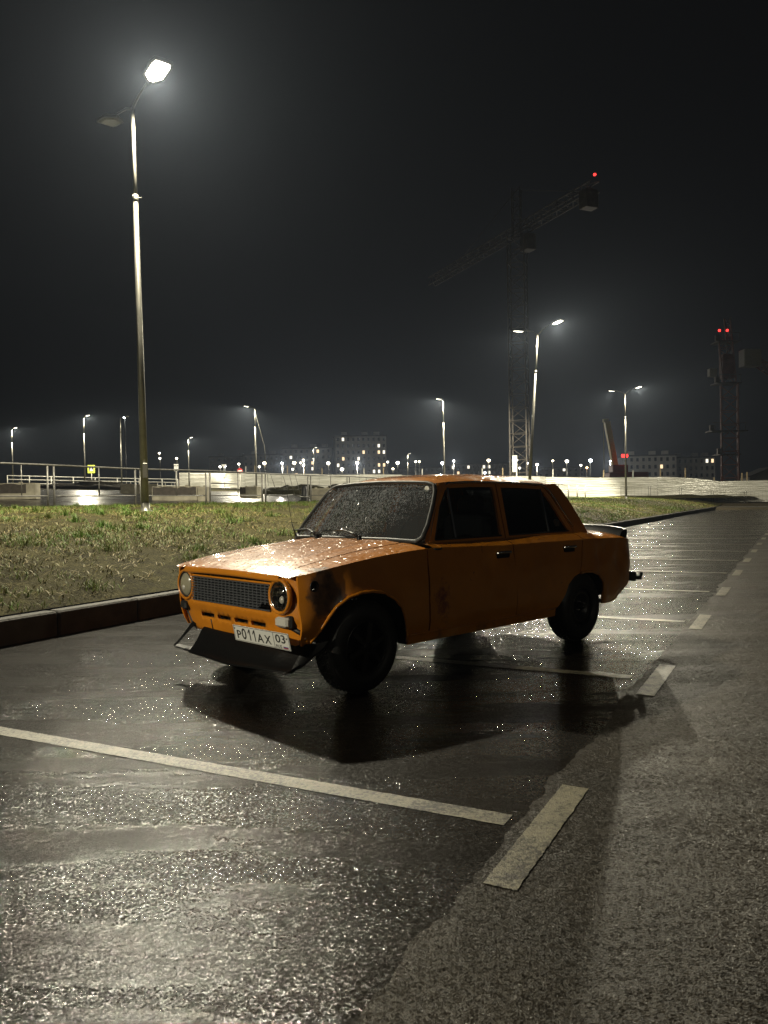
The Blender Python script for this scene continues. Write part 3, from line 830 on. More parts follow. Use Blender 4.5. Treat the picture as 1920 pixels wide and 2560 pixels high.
# ------------------------------------------------------------------ road signs
def sign_post(u, d, h, label, cat='road sign', double=False):
    x, y, z = at(u, d)
    t = empty('road_sign', (x, y, z), 0, label, cat)
    mb = MB(); mb.tube([(0, 0, -.1), (0, 0, h)], .04, 8); mb.build('post', M['white_metal'], t)
    return t
sg_y = emit('retro_yellow_border', (.62, .80, .12), .55)     # retroreflective film returning lamp light
sg_y = simple('fluorescent_yellow_film', (.75, .85, .10), .4)
sg_w = simple('white_sign_film', (.8, .8, .78), .4)
sg_k = simple('black_sign_film', (.015, .015, .02), .4)
sg_r = simple('red_sign_film', (.45, .03, .03), .4)
sg_b = simple('blue_sign_film', (.02, .03, .10), .4)
t = sign_post(231, 85, 2.35, 'square pedestrian crossing sign with a yellow border')
mb = MB(); mb.box((0, -.05, 2.0), (.78, .03, .86), 0, .004); mb.build('border_board', sg_y, t)
mb = MB(); mb.box((0, -.0685, 2.02), (.50, .008, .56), 0); f = mb.build('face', sg_b, t)
mb = MB(); mb.face_set([(-.2, -.0745, 1.8), (.2, -.0745, 1.8), (0, -.0745, 2.24)], [(0, 1, 2)]); mb.build('white_triangle', sg_w, f)
mb = MB()
mb.lathe([(.0, -.0785), (.035, -.0785)], (0, 0, 2.13), 'y', 10)
for a, b in (((0, 2.09), (0, 1.96)), ((0, 1.96), (-.05, 1.84)), ((0, 1.96), (.06, 1.85)), ((0, 2.06), (-.06, 1.99)), ((0, 2.06), (.07, 2.0))):
    mb.bar((a[0], -.0785, a[1]), (b[0], -.0785, b[1]), .03, .004)
mb.build('walking_figure', sg_k, f)
t = sign_post(443, 84, 2.6, 'small double white plate sign on a white post at the guard rail end')
mb = MB(); mb.box((0, -.05, 2.62), (.5, .03, .14), 0, .004); mb.build('top_plate', sg_w, t)
for q in (-.13, .13):
    mb = MB(); mb.box((q, -.05, 2.2), (.2, .03, .52), 0, .004); mb.build('plate', sg_w, t)
t = sign_post(602, 86, 2.3, 'round red no entry sign with a white bar')
mb = MB(); mb.lathe([(0, -.06), (.3, -.06), (.3, -.03), (0, -.03)], (0, 0, 2.12), 'y', 28); dsk = mb.build('disc', sg_r, t)
mb = MB(); mb.box((0, -.064, 2.12), (.42, .008, .1), 0); mb.build('white_bar', sg_w, dsk)
t = sign_post(562, 98, 2.9, 'white triangular give way sign seen above the hoarding')
mb = MB(); mb.face_set([(-.32, -.05, 3.1), (.32, -.05, 3.1), (0, -.05, 2.55), (-.32, -.03, 3.1), (.32, -.03, 3.1), (0, -.03, 2.55)], [(0, 2, 1), (3, 4, 5), (0, 1, 4, 3), (1, 2, 5, 4), (2, 0, 3, 5)]); mb.build('triangle', sg_w, t)
x, y, z = at(1288, 83)
t = empty('information_board', (x, y, z), 0, 'tall narrow pale board on a post in front of the lattice crane mast', 'board')
mb = MB(); mb.tube([(.2, 0, -.1), (.2, 0, 4.2)], .06, 8); mb.build('post', M['white_metal'], t)
mb = MB(); mb.box((0, -.09, 3.35), (.5, .06, 1.75), 0, .01); mb.build('board', M['white_metal'], t)

# ------------------------------------------------------------------ cranes
def lattice(mb, a, b, w, n, r=.05, rb=.028):
    a, b = Vector(a), Vector(b)
    t = (b - a).normalized()
    up = Vector((0, 0, 1)) if abs(t.z) < .9 else Vector((.35, .94, 0))
    x = t.cross(up).normalized(); y = x.cross(t).normalized()
    cs = [x * (i * w / 2) + y * (j * w / 2) for i, j in ((-1, -1), (1, -1), (1, 1), (-1, 1))]
    for c in cs: mb.bar(a + c, b + c, r * 2)
    for k in range(n):
        p, q = a.lerp(b, k / n), a.lerp(b, (k + 1) / n)
        for i in range(4):
            c, d = cs[i], cs[(i + 1) % 4]
            mb.bar(p + c, p + d, rb * 2)
            mb.bar(p + (c if k % 2 else d), q + (d if k % 2 else c), rb * 2)
ZB = Z(16.6, 94.9)
cr = empty('tower_crane', (16.6, 94.9, ZB), 0, 'tall grey lattice tower crane with a level jib behind the leaning lamp mast', 'tower crane')
mb = MB(); lattice(mb, (0, 0, -.5), (0, 0, 31), 2.0, 20, .07, .035); mb.build('mast', M['mast'], cr)
mb = MB()
J0, J1 = Vector((-9.0, 21.1, 31.8)), Vector((5.8, -13.5, 31.8))
lattice(mb, Vector((0, 0, 31.8)), J0, 1.1, 16, .05, .025); mb.build('jib', M['mast'], cr)
mb = MB(); lattice(mb, Vector((0, 0, 31.8)), J1, 1.1, 10, .05, .025); mb.build('counter_jib', M['mast'], cr)
mb = MB(); lattice(mb, (0, 0, 31), (0, 0, 37), 1.0, 5, .05, .025); mb.build('tower_head', M['mast'], cr)
mb = MB(); mb.tube([(0, 0, 36.8), J0 * .7 + Vector((0, 0, 9.6))], .03, 5); mb.tube([(0, 0, 36.8), J1 * .9 + Vector((0, 0, 3.2))], .03, 5); mb.build('tie_rod', M['mast'], cr)
mb = MB(); mb.box((1.2, -.8, 30.2), (1.3, 1.5, 1.9), .4, .05); mb.build('cab', M['mast'], cr)
mb = MB(); mb.box(J1 * .93 + Vector((0, 0, 1.2)), (1.6, 1.2, 1.9), .4, .05); mb.build('counterweight', M['mast'], cr)
mb = MB(); mb.lathe([(0, -.15), (.13, -.10), (.16, 0), (.13, .10), (0, .15)], J1 + Vector((0, 0, 1.2)), n=12); mb.build('warning_light', M['red_light'], cr)

cx, cy = (1826 - 960) / 1949.65 * 97, 97.0
ZB = Z(cx, cy)
cr = empty('tower_crane', (cx, cy, ZB), 0, 'dark red tower crane with platforms and a pale machinery box, at the right edge', 'tower crane')
mb = MB(); lattice(mb, (0, 0, -.5), (0, 0, 14.4), 1.9, 9, .07, .04); mb.build('mast', M['mast_red'], cr)
mb = MB(); lattice(mb, (0, 0, 14.6), (-.5, 0, 20.4), 1.5, 4, .06, .04); mb.box((-.3, 0, 16.6), (1.4, 1.3, 3.0), 0, .05); mb.build('slewing_tower', M['mast_red'], cr)
mb = MB(); lattice(mb, (.2, 0, 18), (-.2, 0, 22.6), .7, 4, .05, .03); mb.build('tower_head', M['mast'], cr)
mb = MB(); mb.box((2.6, 0, 17.6), (2.1, 1.6, 2.1), 0, .05); mb.build('machinery_box', M['crane_white'], cr)
mb = MB(); mb.box((-2.1, 0, 15.9), (.9, .8, 1.0), 0, .03); mb.build('cab', M['crane_white'], cr)
for zz, w in ((8.6, 4.4), (5.7, 2.6), (14.5, 3.0), (19.6, 2.8)):
    mb = MB(); mb.box((-.4, 0, zz), (w, 2.2, .14), 0); mb.box((-.4 - w / 2, -.9, zz + .4), (.5, .4, .7), 0)
    for i in (-1, 0, 1): mb.tube([(-.4 + i * w * .42, -1.1, zz), (-.4 + i * w * .42, -1.1, zz + 1)], .03, 5)
    mb.tube([(-.4 - w / 2, -1.1, zz + 1), (-.4 + w / 2, -1.1, zz + 1)], .03, 5); mb.build('platform', M['mast'], cr)
mb = MB(); lattice(mb, (3.4, 0, 17.2), (14, -1, 9.5), .9, 10, .05, .03); mb.build('jib', M['mast_red'], cr)
for dx in (-1.05, .15):
    mb = MB(); mb.lathe([(0, -.16), (.13, -.12), (.15, 0), (.13, .12), (0, .16)], (-.75 + dx * .8, -1.0, 20.9), n=12); mb.build('warning_light', M['red_light'], cr)

x, y, z = at(1540, 112)
cr = empty('mobile_crane', (x, y, z), 0, 'mobile crane with a raised yellow telescopic boom and a red tail lamp behind the hoarding', 'mobile crane')
mb = MB(); mb.bar((.3, 0, 2.2), (-1.0, .6, 10.6), .75, .8); mb.build('boom', M['crane_yellow'], cr)
mb = MB(); mb.box((-1.15, .65, 10.8), (.8, .5, .5), 0, .04); mb.tube([(-1.5, .5, 10.6), (-1.5, .5, 3)], .03, 5); mb.build('boom_head', M['crane_yellow'], cr)
mb = MB(); mb.box((1.6, 0, 2.0), (5.6, 2.4, 2.6), 0, .1); mb.box((.4, 0, 3.7), (2.2, 2.2, 1.3), 0, .1); mb.build('carrier', M['truck_red'], cr)
for q in (-.4, 1.2, 3.4):
    mb = MB(); mb.lathe([(0, -1.3), (.5, -1.3), (.55, -1.2), (.55, -.9), (0, -.9)], (q, 0, .5), 'y', 20); mb.build('wheel', M['tyre'], cr)
mb = MB(); mb.box((.9, -1.42, 5.6), (.95, .3, .45), 0, .1); mb.build('tail_lamp', M['red_light'], cr)

# ------------------------------------------------------------------ far town
def building(u, d, w, depth, h, floors, bays, ang, mat, label, lit, roofbits=True, zoff=0.0, seed=1, flat=True):
    rnd = random.Random(seed)
    x, y, z = at(u, d)
    z += zoff
    b = empty('apartment_building', (x, y, z), ang, label, 'apartment building', 'apartment buildings beyond the site')
    mb = MB(); mb.box((0, depth / 2, h / 2 - 2), (w, depth, h + 4), 0); mb.build('wall', mat, b)
    mb = MB(); mb.box((0, depth / 2, h + .3), (w + .6, depth + .6, .6), 0); mb.build('roof', M['roofing'], b)
    if roofbits:
        mb = MB()
        for q in (-.3, .1, .34): mb.box((q * w, depth / 2, h + 1.5), (2.4, 3, 1.8), 0)
        mb.build('roof_hut', mat, b)
    fh = h / floors; bw = w / bays
    proto = None
    base = bpy.data.meshes.new('window')
    ww, wh = bw * .42, fh * .5
    base.from_pydata([(-ww / 2, -.06, -wh / 2), (ww / 2, -.06, -wh / 2), (ww / 2, -.06, wh / 2), (-ww / 2, -.06, wh / 2), (-ww / 2, .05, -wh / 2), (ww / 2, .05, -wh / 2), (ww / 2, .05, wh / 2), (-ww / 2, .05, wh / 2)], [], [(0, 1, 2, 3), (0, 4, 5, 1), (1, 5, 6, 2), (2, 6, 7, 3), (3, 7, 4, 0)])
    variants = {}
    for key in ('win_dark', 'win_lit', 'win_warm'):
        me = base.copy(); me.materials.append(M[key]); variants[key] = me
    for f in range(floors):
        for k in range(bays):
            kind = 'win_dark' if rnd.random() > lit else ('win_lit' if rnd.random() < .7 else 'win_warm')
            o = bpy.data.objects.new('window', variants[kind]); COL.objects.link(o)
            o.parent = b
            o.location = (-w / 2 + bw * (k + .5), 0, fh * (f + .55))
    return b
building(905, 350, 23, 12, 26.0, 9, 10, R(8), M['facade'], 'tall nine storey grey apartment block with scattered lit windows, left of the car roof', .17, seed=5)
building(770, 352, 22, 12, 21.0, 8, 9, R(-2), M['facade_dark'], 'dim apartment block joined to the left side of the tall nine storey block', .13, seed=8)
building(668, 372, 22, 12, 19.5, 7, 9, R(0), M['facade_dark'], 'unlit dark apartment block behind the lamp with the cable stay', .02, seed=2)
building(590, 400, 26, 12, 20.5, 7, 8, R(4), M['facade_dark'], 'faint dark apartment block above the no entry sign', .0, seed=3)
building(1075, 390, 34, 12, 13, 5, 12, R(0), M['facade_dark'], 'long low dark block between the tall block and the brightest roof reflection', .05, roofbits=False, seed=4)
building(1205, 380, 30, 12, 14, 5, 12, R(-3), M['facade_dark'], 'low block with warm lit windows left of the lattice crane mast', .16, roofbits=False, seed=11)
building(1375, 400, 36, 12, 12.5, 5, 12, R(0), M['facade_dark'], 'low dark block right of the lattice crane mast', .12, roofbits=False, seed=13)
building(1625, 330, 22, 12, 15.5, 5, 9, R(-8), M['facade_white'], 'pale five storey block immediately right of the mobile crane', .08, seed=21)
building(1735, 340, 18, 12, 15.5, 5, 8, R(-8), M['facade_white'], 'pale five storey block with two bright windows farther right', .12, seed=22)
x, y, z = at(1935, 104)
sh = empty('site_shed', (x, y, z), R(-12), 'grey gabled site shed with a pale door at the right edge', 'shed')
mb = MB()
mb.face_set([(-3, 0, 0), (3, 0, 0), (3, 0, 3.2), (0, 0, 4.4), (-3, 0, 3.2), (-3, 7, 0), (3, 7, 0), (3, 7, 3.2), (0, 7, 4.4), (-3, 7, 3.2)], [(0, 1, 2, 3, 4), (5, 9, 8, 7, 6), (0, 4, 9, 5), (1, 6, 7, 2)])
mb.build('wall', M['facade_dark'], sh)
mb = MB(); mb.face_set([(-3.3, -.2, 3.12), (0, -.2, 4.5), (3.3, -.2, 3.12), (-3.3, 7.2, 3.12), (0, 7.2, 4.5), (3.3, 7.2, 3.12)], [(0, 1, 4, 3), (1, 2, 5, 4)]); mb.build('roof', M['roofing'], sh)
mb = MB(); mb.box((.2, -.04, 2.1), (1.6, .06, 2.0), 0); mb.build('door', M['crane_white'], sh)

# small far lamps of the town
tiny = [(402, 1133, 260), (403, 1146, 240), (445, 1146, 200), (553, 1167, 150), (565, 1166, 170), (600, 1160, 190), (651, 1167, 150), (664, 1158, 160), (708, 1158, 210), (738, 1157, 190), (754, 1157, 260), (761, 1150, 280), (761, 1163, 240), (734, 1173, 200), (823, 1158, 230), (857, 1173, 170), (895, 1157, 260), (971, 1155, 230), (996, 1157, 190), (984, 1172, 180), (1041, 1154, 260), (1050, 1154, 250), (1108, 1158, 220), (1136, 1152, 260), (1223, 1151, 210), (1213, 1182, 150), (1294, 1150, 230), (1300, 1170, 200), (1320, 1158, 260), (1344, 1161, 250), (1383, 1152, 210), (1418, 1153, 190), (1453, 1163, 260), (1468, 1169, 220), (1477, 1151, 190), (1527, 1153, 200), (317, 1044, 140)]
land = [(480, 'left of the white hoarding'), (620, 'above the no entry sign'), (700, 'beside the lamp with the cable stay'), (835, 'by the dim block'), (970, 'before the tall block'), (1060, 'just right of the tall nine storey block'), (1180, 'above the middle of the car roof'), (1330, 'around the foot of the lattice crane mast'), (1440, 'right of the leaning lamp mast'), (2000, 'left of the mobile crane')]
seen = {}
words_n = ['first', 'second', 'third', 'fourth', 'fifth', 'sixth', 'seventh', 'eighth']
for u, v, d in sorted(tiny):
    place = next(n for lim, n in land if u < lim)
    i = seen.get(place, 0); seen[place] = i + 1
    hz = 1265.6 - .0156 * u
    x, y, z = at(u, d)
    zl = 1.2173 + (hz - v) / 1949.65 * d
    amber = u == 1468
    lab = ('amber distant lamp ' if amber else words_n[i] + ' tiny white town lamp from the left, ') + place
    if u == 317: lab = 'lone tiny lamp high up just left of the nearest mast pole'
    t = empty('distant_lamp', (x, y, min(z, zl - 3)), 0, lab, 'street lamp', 'tiny street lamps of the far town')
    z0 = min(z, zl - 3)
    big = 1.35 if u in (664, 738, 857, 996, 1108, 1223, 1477, 895, 823, 1418) else .8
    r_ = .30 * d / 200 * big + .06
    mb = MB(); mb.tube([(0, 0, 0), (0, 0, zl - z0 + .05)], .09, 6); mb.build('pole', M['galv'], t)
    mb = MB(); mb.lathe([(0, -r_), (r_ * .7, -r_ * .7), (r_, 0), (r_ * .8, r_ * .5), (0, r_ * .7)], (0, -.3, zl - z0), n=12); mb.build('lamp_head', M['far_warm'] if amber else M[random.choice(('far_lens', 'far_lens', 'far_soft', 'far_cool'))], t)
    if u in (895, 708, 761, 1136, 1527, 1344):
        ld = bpy.data.lights.new('lamp_light', 'POINT'); ld.energy = {895: 22000, 708: 11000, 761: 7000, 1136: 7000, 1527: 15000, 1344: 6000}[u]; ld.color = (1, .93, .8); ld.shadow_soft_size = .3
        lo = bpy.data.objects.new('lamp_light', ld); COL.objects.link(lo); lo.parent = t; lo.location = (0, -1.2, zl - z0 - .4)

# ------------------------------------------------------------------ the car (x towards the tail, y = -side nearest the camera, z up)
car = empty('parked_car', (-.5986, 5.4558, .0), R(43.325), 'battered orange four door saloon with black front spoiler, parked across the bays', 'car')
def lerp_tab(tab, x):
    if x <= tab[0][0]: return tab[0][1]
    for (a, p), (b, q) in zip(tab, tab[1:]):
        if x <= b:
            k = (x - a) / (b - a); return p + (q - p) * k
    return tab[-1][1]
def smooth_tab(tab, x, h=.05):
    return sum(lerp_tab(tab, x + h * i) for i in (-2, -1, 0, 1, 2)) / 5
WT = [(-.62, .655), (-.57, .70), (-.5, .735), (-.4, .755), (-.2, .777), (.3, .79), (1.5, .80), (2.4, .792), (2.9, .775), (3.15, .75), (3.25, .72), (3.3, .68)]
ZC = [(-.62, .765), (-.5, .788), (-.2, .835), (.1, .868), (.48, .892), (1.4, .870), (2.5, .866), (3.1, .850), (3.26, .822)]
ZH = [(-.62, .772), (-.5, .805), (-.3, .845), (0, .888), (.5, .935), (.7, .94), (2.5, .945), (2.7, .94), (3.1, .905), (3.26, .875)]
def wid(x): return smooth_tab(WT, x, .02)
def zcr(x): return smooth_tab(ZC, x)
def zho(x): return smooth_tab(ZH, x)
def dents(x, z, sgn):
    if sgn > 0: return 0
    d = 0
    for cx_, cz_, r_, a in ((2.75, .78, .10, .016), (2.95, .66, .12, .012), (2.62, .72, .10, .014), (2.98, .80, .07, .010), (1.12, .70, .11, .012), (1.20, .56, .12, .008), (1.55, .72, .09, .008), (-.28, .70, .10, .016), (-.35, .60, .09, .014), (.05, .74, .13, .010), (.72, .50, .13, .010), (-.40, .48, .08, .014), (2.42, .75, .06, .010)):
        q = ((x - cx_) ** 2 + (z - cz_) ** 2) / (r_ * r_)
        if q < 1: d += a * (1 - q) ** 2
    amp = .011 if x > 2.35 and z > .5 else .003
    return d + amp * noise.noise(Vector((x * 7, z * 7, 2.2)))
def side(x, z, sgn=-1):
    zc = zcr(x); y = wid(x)
    if z > .55: y -= .012 * sm(.66, zc, z)
    else: y += .004
    y -= .030 * sm(.44, .24, z) + .004 * sm(.57, .545, z)
    # wheel arch flare
    for cx_, cz_, ra in ((-.045, .30, .345), (2.41, .27, .325)):
        q = math.hypot(x - cx_, z - cz_)
        if z > .25: y += .016 * max(0, 1 - abs(q - ra) / .05) ** 1.5
    if x > 2.9: y -= .10 * sm(.45, .25, z) * sm(2.9, 3.2, x)
    if x < -.42: y -= .05 * sm(.5, .34, z)
    return sgn * (y - dents(x, z, sgn))
def ztop(x, y):
    zc, zh, w = zcr(x), zho(x), wid(x) - .012
    k = min(abs(y) / w, 1)
    z = zc + (zh - zc) * (1 - k ** 5) + .010 * (1 - (y / .6) ** 2 if abs(y) < .6 else 0)
    if x < 1: z += .006 * math.exp(-((abs(y) - .40) / .03) ** 2) * sm(-.5, -.2, x)      # bonnet creases
    if x < -.47: z -= .9 * (x + .47) ** 2
    return z

def inside(p, poly):
    x, y = p; c = False; j = len(poly) - 1
    for i in range(len(poly)):
        xi, yi = poly[i]; xj, yj = poly[j]
        if (yi > y) != (yj > y) and x < (xj - xi) * (y - yi) / (yj - yi) + xi: c = not c
        j = i
    return c
def densify(poly, step):
    out = []
    for i in range(len(poly)):
        a, b = Vector(poly[i]), Vector(poly[(i + 1) % len(poly)])
        n = max(1, math.ceil((b - a).length / step))
        out += [tuple(a.lerp(b, k / n)) for k in range(n)]
    return out
def panel(mb, outline, holes, mapf, inward, step=.045, thick=.014):
    """a curved sheet: a flat outline filled with triangles, carried onto the surface mapf, with a folded rim"""
    loops = [densify(outline, step * .7)] + [densify(h, step * .5) for h in holes]
    pts, edges = [], []
    for lp in loops:
        b = len(pts); n = len(lp)
        pts += lp; edges += [(b + i, b + (i + 1) % n) for i in range(n)]
    nb = len(pts)
    xs = [p[0] for p in outline]; ys = [p[1] for p in outline]
    bd = [Vector(p) for p in pts]
    x = min(xs) + step * .5; row = 0
    while x < max(xs):
        y = min(ys) + step * (.5 if row % 2 else .0) + step * .25
        while y < max(ys):
            if inside((x, y), loops[0]) and not any(inside((x, y), h) for h in loops[1:]):
                if min((q - Vector((x, y))).length_squared for q in bd) > (step * .42) ** 2: pts.append((x, y))
            y += step
        x += step * .87; row += 1
    vv, ee, ff, *_ = delaunay_2d_cdt([Vector(p) for p in pts], edges, [], 0, 1e-5)
    tris = []
    for f in ff:
        c = (sum(vv[i][0] for i in f) / len(f), sum(vv[i][1] for i in f) / len(f))
        if inside(c, loops[0]) and not any(inside(c, h) for h in loops[1:]): tris.append(tuple(f))
    P3 = [mapf(*v) for v in vv]
    mb.face_set(P3, tris, True)
    cnt = {}
    for f in tris:
        for i in range(len(f)):
            e = (f[i], f[(i + 1) % len(f)]); k = tuple(sorted(e)); cnt[k] = cnt.get(k, 0) + 1
    inv = Vector(inward)
    rv, rf = [], []
    for (a, b), c in cnt.items():
        if c == 1:
            n = len(rv); A, B = Vector(P3[a]), Vector(P3[b])
            rv += [A, B, B + inv * thick, A + inv * thick]; rf.append((n, n + 1, n + 2, n + 3))
    mb.face_set(rv, rf, False)
    return mb

FARCH = [(-.455, .36), (-.452, .378), (-.395, .468), (-.356, .525), (-.303, .578), (-.217, .630), (-.123, .650), (-.026, .650), (.073, .632), (.157, .586), (.216, .524), (.25, .445), (.275, .355), (.285, .29)]
RARCH = [(1.985, .30), (2.02, .36), (2.078, .43), (2.132, .512), (2.206, .565), (2.292, .590), (2.38, .597), (2.468, .588), (2.581, .556), (2.649, .49), (2.672, .401), (2.674, .300)]
G = .0055
def crease(x0, x1, step=.06, off=0.0):
    n = max(1, round((x1 - x0) / step)); return [(x0 + (x1 - x0) * i / n, zcr(x0 + (x1 - x0) * i / n) + off) for i in range(n + 1)]
def gh_y(z): return .664 - (z - .925) * .308          # side glass plane
def shoulder(mb, sgn, x0, x1, zb=.925):
    rows = []
    n = max(2, round((x1 - x0) / .06))
    for i in range(n + 1):
        x = x0 + (x1 - x0) * i / n
        zc = zcr(x); yc = abs(side(x, zc, sgn)); r = []
        for k in range(6):
            q = k / 5
            y = yc + (gh_y(zb) - yc) * q
            z = zc + (zb - zc) * (1 - (1 - q) ** 1.7)
            r.append((x, sgn * y, z))
        rows.append(r)
    mb.grid(rows)

for sgn in (-1, 1):
    sd = lambda x, z, s=sgn: (x, side(x, z, s), z)
    inw = (0, -sgn, 0)
    gf = lambda x, z, s=sgn: (x, s * gh_y(z), z)
    # front wing: side sheet and the strip beside the bonnet
    mb = MB()
    out = [(-.52, .40), (-.50, .355)] + FARCH + [(.492 - G, .30), (.480 - G, .70)] + list(reversed(crease(-.545, .476))) + [(-.545, .60)]
    hole = [(-.455 + .024 * math.cos(a * .5236), .715 + .024 * math.sin(a * .5236)) for a in range(12)]
    panel(mb, out, [hole], sd, inw)
    rows = []
    for i in range(28):
        x = -.576 + (.476 + .576) * i / 27
        yc = abs(side(x, zcr(x), sgn))
        rows.append([(x, sgn * (.566 + (yc - .566) * k / 6), ztop(x, .566 + (yc - .566) * k / 6) if k < 6 else zcr(x)) for k in range(7)])
    mb.grid(rows)
    wing = mb.build('front_wing', M['paint_wing' if sgn < 0 else 'paint'], car)
    mb = MB(); mb.tube([sd(x, z) for x, z in FARCH], .011, 7); mb.build('arch_lip', M['paint'], wing)
    mb = MB()
    mb.lathe([(.030, sgn * .003), (.034, sgn * .006), (.027, sgn * .008), (.024, sgn * .0), (.022, -sgn * .02)], (-.455, side(-.455, .715, sgn), .715), 'y', 18)
    mb.build('marker_hole_ring', M['rubber'], wing)
    # front door
    mb = MB()
    out = [(.492 + G, .335), (1.437 - G, .335), (1.433 - G, .63), (1.411 - G, .83)] + list(reversed(crease(.484, 1.405)))
    panel(mb, out, [], sd, inw)
    shoulder(mb, sgn, .54, 1.405, .915)
    fr = [(.625, .913), (.704, 1.061), (.805, 1.212), (.886, 1.297), (.964, 1.326), (1.21, 1.335), (1.517 - G, 1.334), (1.472 - G, .913)]
    win = [(.685, .935), (.818, 1.165), (.915, 1.278), (.96, 1.298), (1.21, 1.308), (1.468, 1.306), (1.470, 1.25), (1.425, .935)]
    panel(mb, fr, [win], gf, inw, .04, .03)
    d = mb.build('front_door', M['paint'], car)
    mb = MB(); mb.face_set([(x, sgn * (gh_y(z) - .018), z) for x, z in [(.66, .92), (.81, 1.175), (.91, 1.29), (.97, 1.31), (1.48, 1.315), (1.44, .92)]], [tuple(range(6))]); mb.build('window_glass', M['tint_light'], d)
    mb = MB(); mb.bar((.945, sgn * (gh_y(1.30) - .004), 1.30), (.902, sgn * (gh_y(.93) - .004), .93), .014, .02); mb.build('vent_bar', M['chrome'], d)
    mb = MB(); mb.tube([(x, sgn * (gh_y(z) + .001), z) for x, z in win[:4]] , .006, 6); mb.tube([(x, sgn * (gh_y(z) + .002), z) for x, z in ((.685, .935), (1.425, .935))], .007, 6); mb.build('window_seal', M['rubber'], d)
    def handle(dd, x, z):
        y = side(x, z, sgn)
        mb = MB(); mb.box((x, y + sgn * .004, z - .012), (.15, .02, .05), 0, .008); hb = mb.build('handle', M['black_plastic'], dd)
        mb = MB(); mb.tube([(x - .085, y + sgn * .012, z), (x - .06, y + sgn * .032, z + .006), (x + .05, y + sgn * .034, z + .006), (x + .08, y + sgn * .014, z)], .011, 8); mb.build('handle_lever', M['chrome'], hb)
    handle(d, 1.28, .815)
    if sgn < 0:
        mb = MB(); mb.tube([(.545, side(.545, .885) - .002, .886), (.565, side(.56, .88) - .008, .879), (.60, side(.6, .88) - .008, .879), (.62, side(.62, .885) - .002, .886)], .006, 6); mb.build('mirror_stump', M['rubber'], d)
    # rear door
    mb = MB()
    out = [(1.437 + G, .335), (1.985, .335), (2.01, .352)] + RARCH[2:5] + [(2.287, .592), (2.31, .64), (2.345, .80), (2.36, zcr(2.36))] + list(reversed(crease(1.412, 2.355)))
    panel(mb, out, [], sd, inw)
    shoulder(mb, sgn, 1.412, 2.36, .915)
    fr = [(1.517 + G, 1.334), (1.8, 1.330), (2.115, 1.313), (2.158, 1.288), (2.222, 1.22), (2.30, 1.095), (2.415, .913), (1.472 + G, .913)]
    win = [(1.572, 1.302), (1.8, 1.301), (2.085, 1.288), (2.125, 1.262), (2.19, 1.17), (2.335, .935), (1.522, .935), (1.566, 1.27)]
    panel(mb, fr, [win], gf, inw, .04, .03)
    d = mb.build('rear_door', M['paint'], car)
    mb = MB(); mb.face_set([(x, sgn * (gh_y(z) - .018), z) for x, z in [(1.56, 1.312), (2.09, 1.30), (2.20, 1.185), (2.355, .92), (1.51, .92)]], [tuple(range(5))]); mb.build('window_glass', M['tint'], d)
    mb = MB(); mb.bar((2.086, sgn * (gh_y(1.29) - .004), 1.29), (2.052, sgn * (gh_y(.93) - .004), .93), .014, .02); mb.build('quarter_bar', M['chrome'], d)
    mb = MB(); mb.tube([(x, sgn * (gh_y(z) + .002), z) for x, z in ((1.522, .935), (2.335, .935))], .007, 6); mb.build('window_seal', M['rubber'], d)
    handle(d, 2.15, .81)
    # rear wing with C pillar
    mb = MB()
    rear_edge = [(3.245, .81), (3.248, .70), (3.215, .55), (3.175, .445), (3.10, .365), (2.97, .315), (2.83, .292), (2.72, .292)]
    out = [(2.31 + 2 * G, .64), (2.345 + 2 * G, .80)] + crease(2.36 + 2 * G, 3.24) + rear_edge + list(reversed(RARCH[5:]))
    panel(mb, out, [], sd, inw)
    n = 22; rows = []
    for i in range(n + 1):
        x = 2.60 + (3.245 - 2.60) * i / n
        yc = abs(side(x, zcr(x), sgn))
        rows.append([(x, sgn * (.56 + (yc - .56) * k / 6), ztop(x, .56 + (yc - .56) * k / 6) if k < 6 else zcr(x)) for k in range(7)])
    mb.grid(rows)
    shoulder(mb, sgn, 2.37, 2.60, .915)
    cp = [(2.119, 1.322), (2.33, 1.337), (2.405, 1.274), (2.476, 1.18), (2.60, .955), (2.62, .913), (2.415 + G, .913), (2.30 + G, 1.097), (2.222 + G, 1.224), (2.158 + G, 1.291)]
    panel(mb, cp, [], gf, inw, .04, .05)
    wg = mb.build('rear_wing', M['paint'], car)
    mb = MB(); mb.tube([sd(x, z) for x, z in RARCH[5:]], .011, 7); mb.build('arch_lip', M['paint'], wg)
    # sill
    mb = MB()
    panel(mb, [(.29, .268), (1.97, .268), (1.965, .328), (.285, .328)], [], sd, inw)
    mb.tube([(x, side(x, .33, sgn) + sgn * .002, .331) for x in span(.29, 1.96, .15)], .008, 6)
    mb.build('sill', M['paint'], car)
    # drip rail and windscreen pillar
    mb = MB()
    dr = [(.60, .915), (.69, 1.065), (.79, 1.218), (.873, 1.308), (.955, 1.338), (1.21, 1.346), (1.8, 1.341), (2.12, 1.326), (2.19, 1.285), (2.24, 1.22), (2.315, 1.10), (2.40, .97)]
    mb.tube([(x, sgn * (gh_y(z) + .012), z) for x, z in dr], .0085, 7)
    mb.build('drip_rail', M['chrome'], car)
    mb = MB()
    wsd = [(.535, .70, .925), (.589, .682, 1.044), (.69, .645, 1.17), (.775, .600, 1.275), (.81, .56, 1.33)]
    ds = [(.615, .913), (.70, 1.061), (.765, 1.16), (.86, 1.278), (.95, 1.335)]
    rows = []
    for a, b in zip(wsd, ds):
        A = Vector((a[0] + .0, sgn * a[1], a[2])); B = Vector((b[0], sgn * (gh_y(b[1]) + .012), b[1]))
        A = A.lerp(B, .10)
        mid = (A + B) / 2 + Vector((-.012, sgn * .014, .004))
        rows.append([A, mid, B])
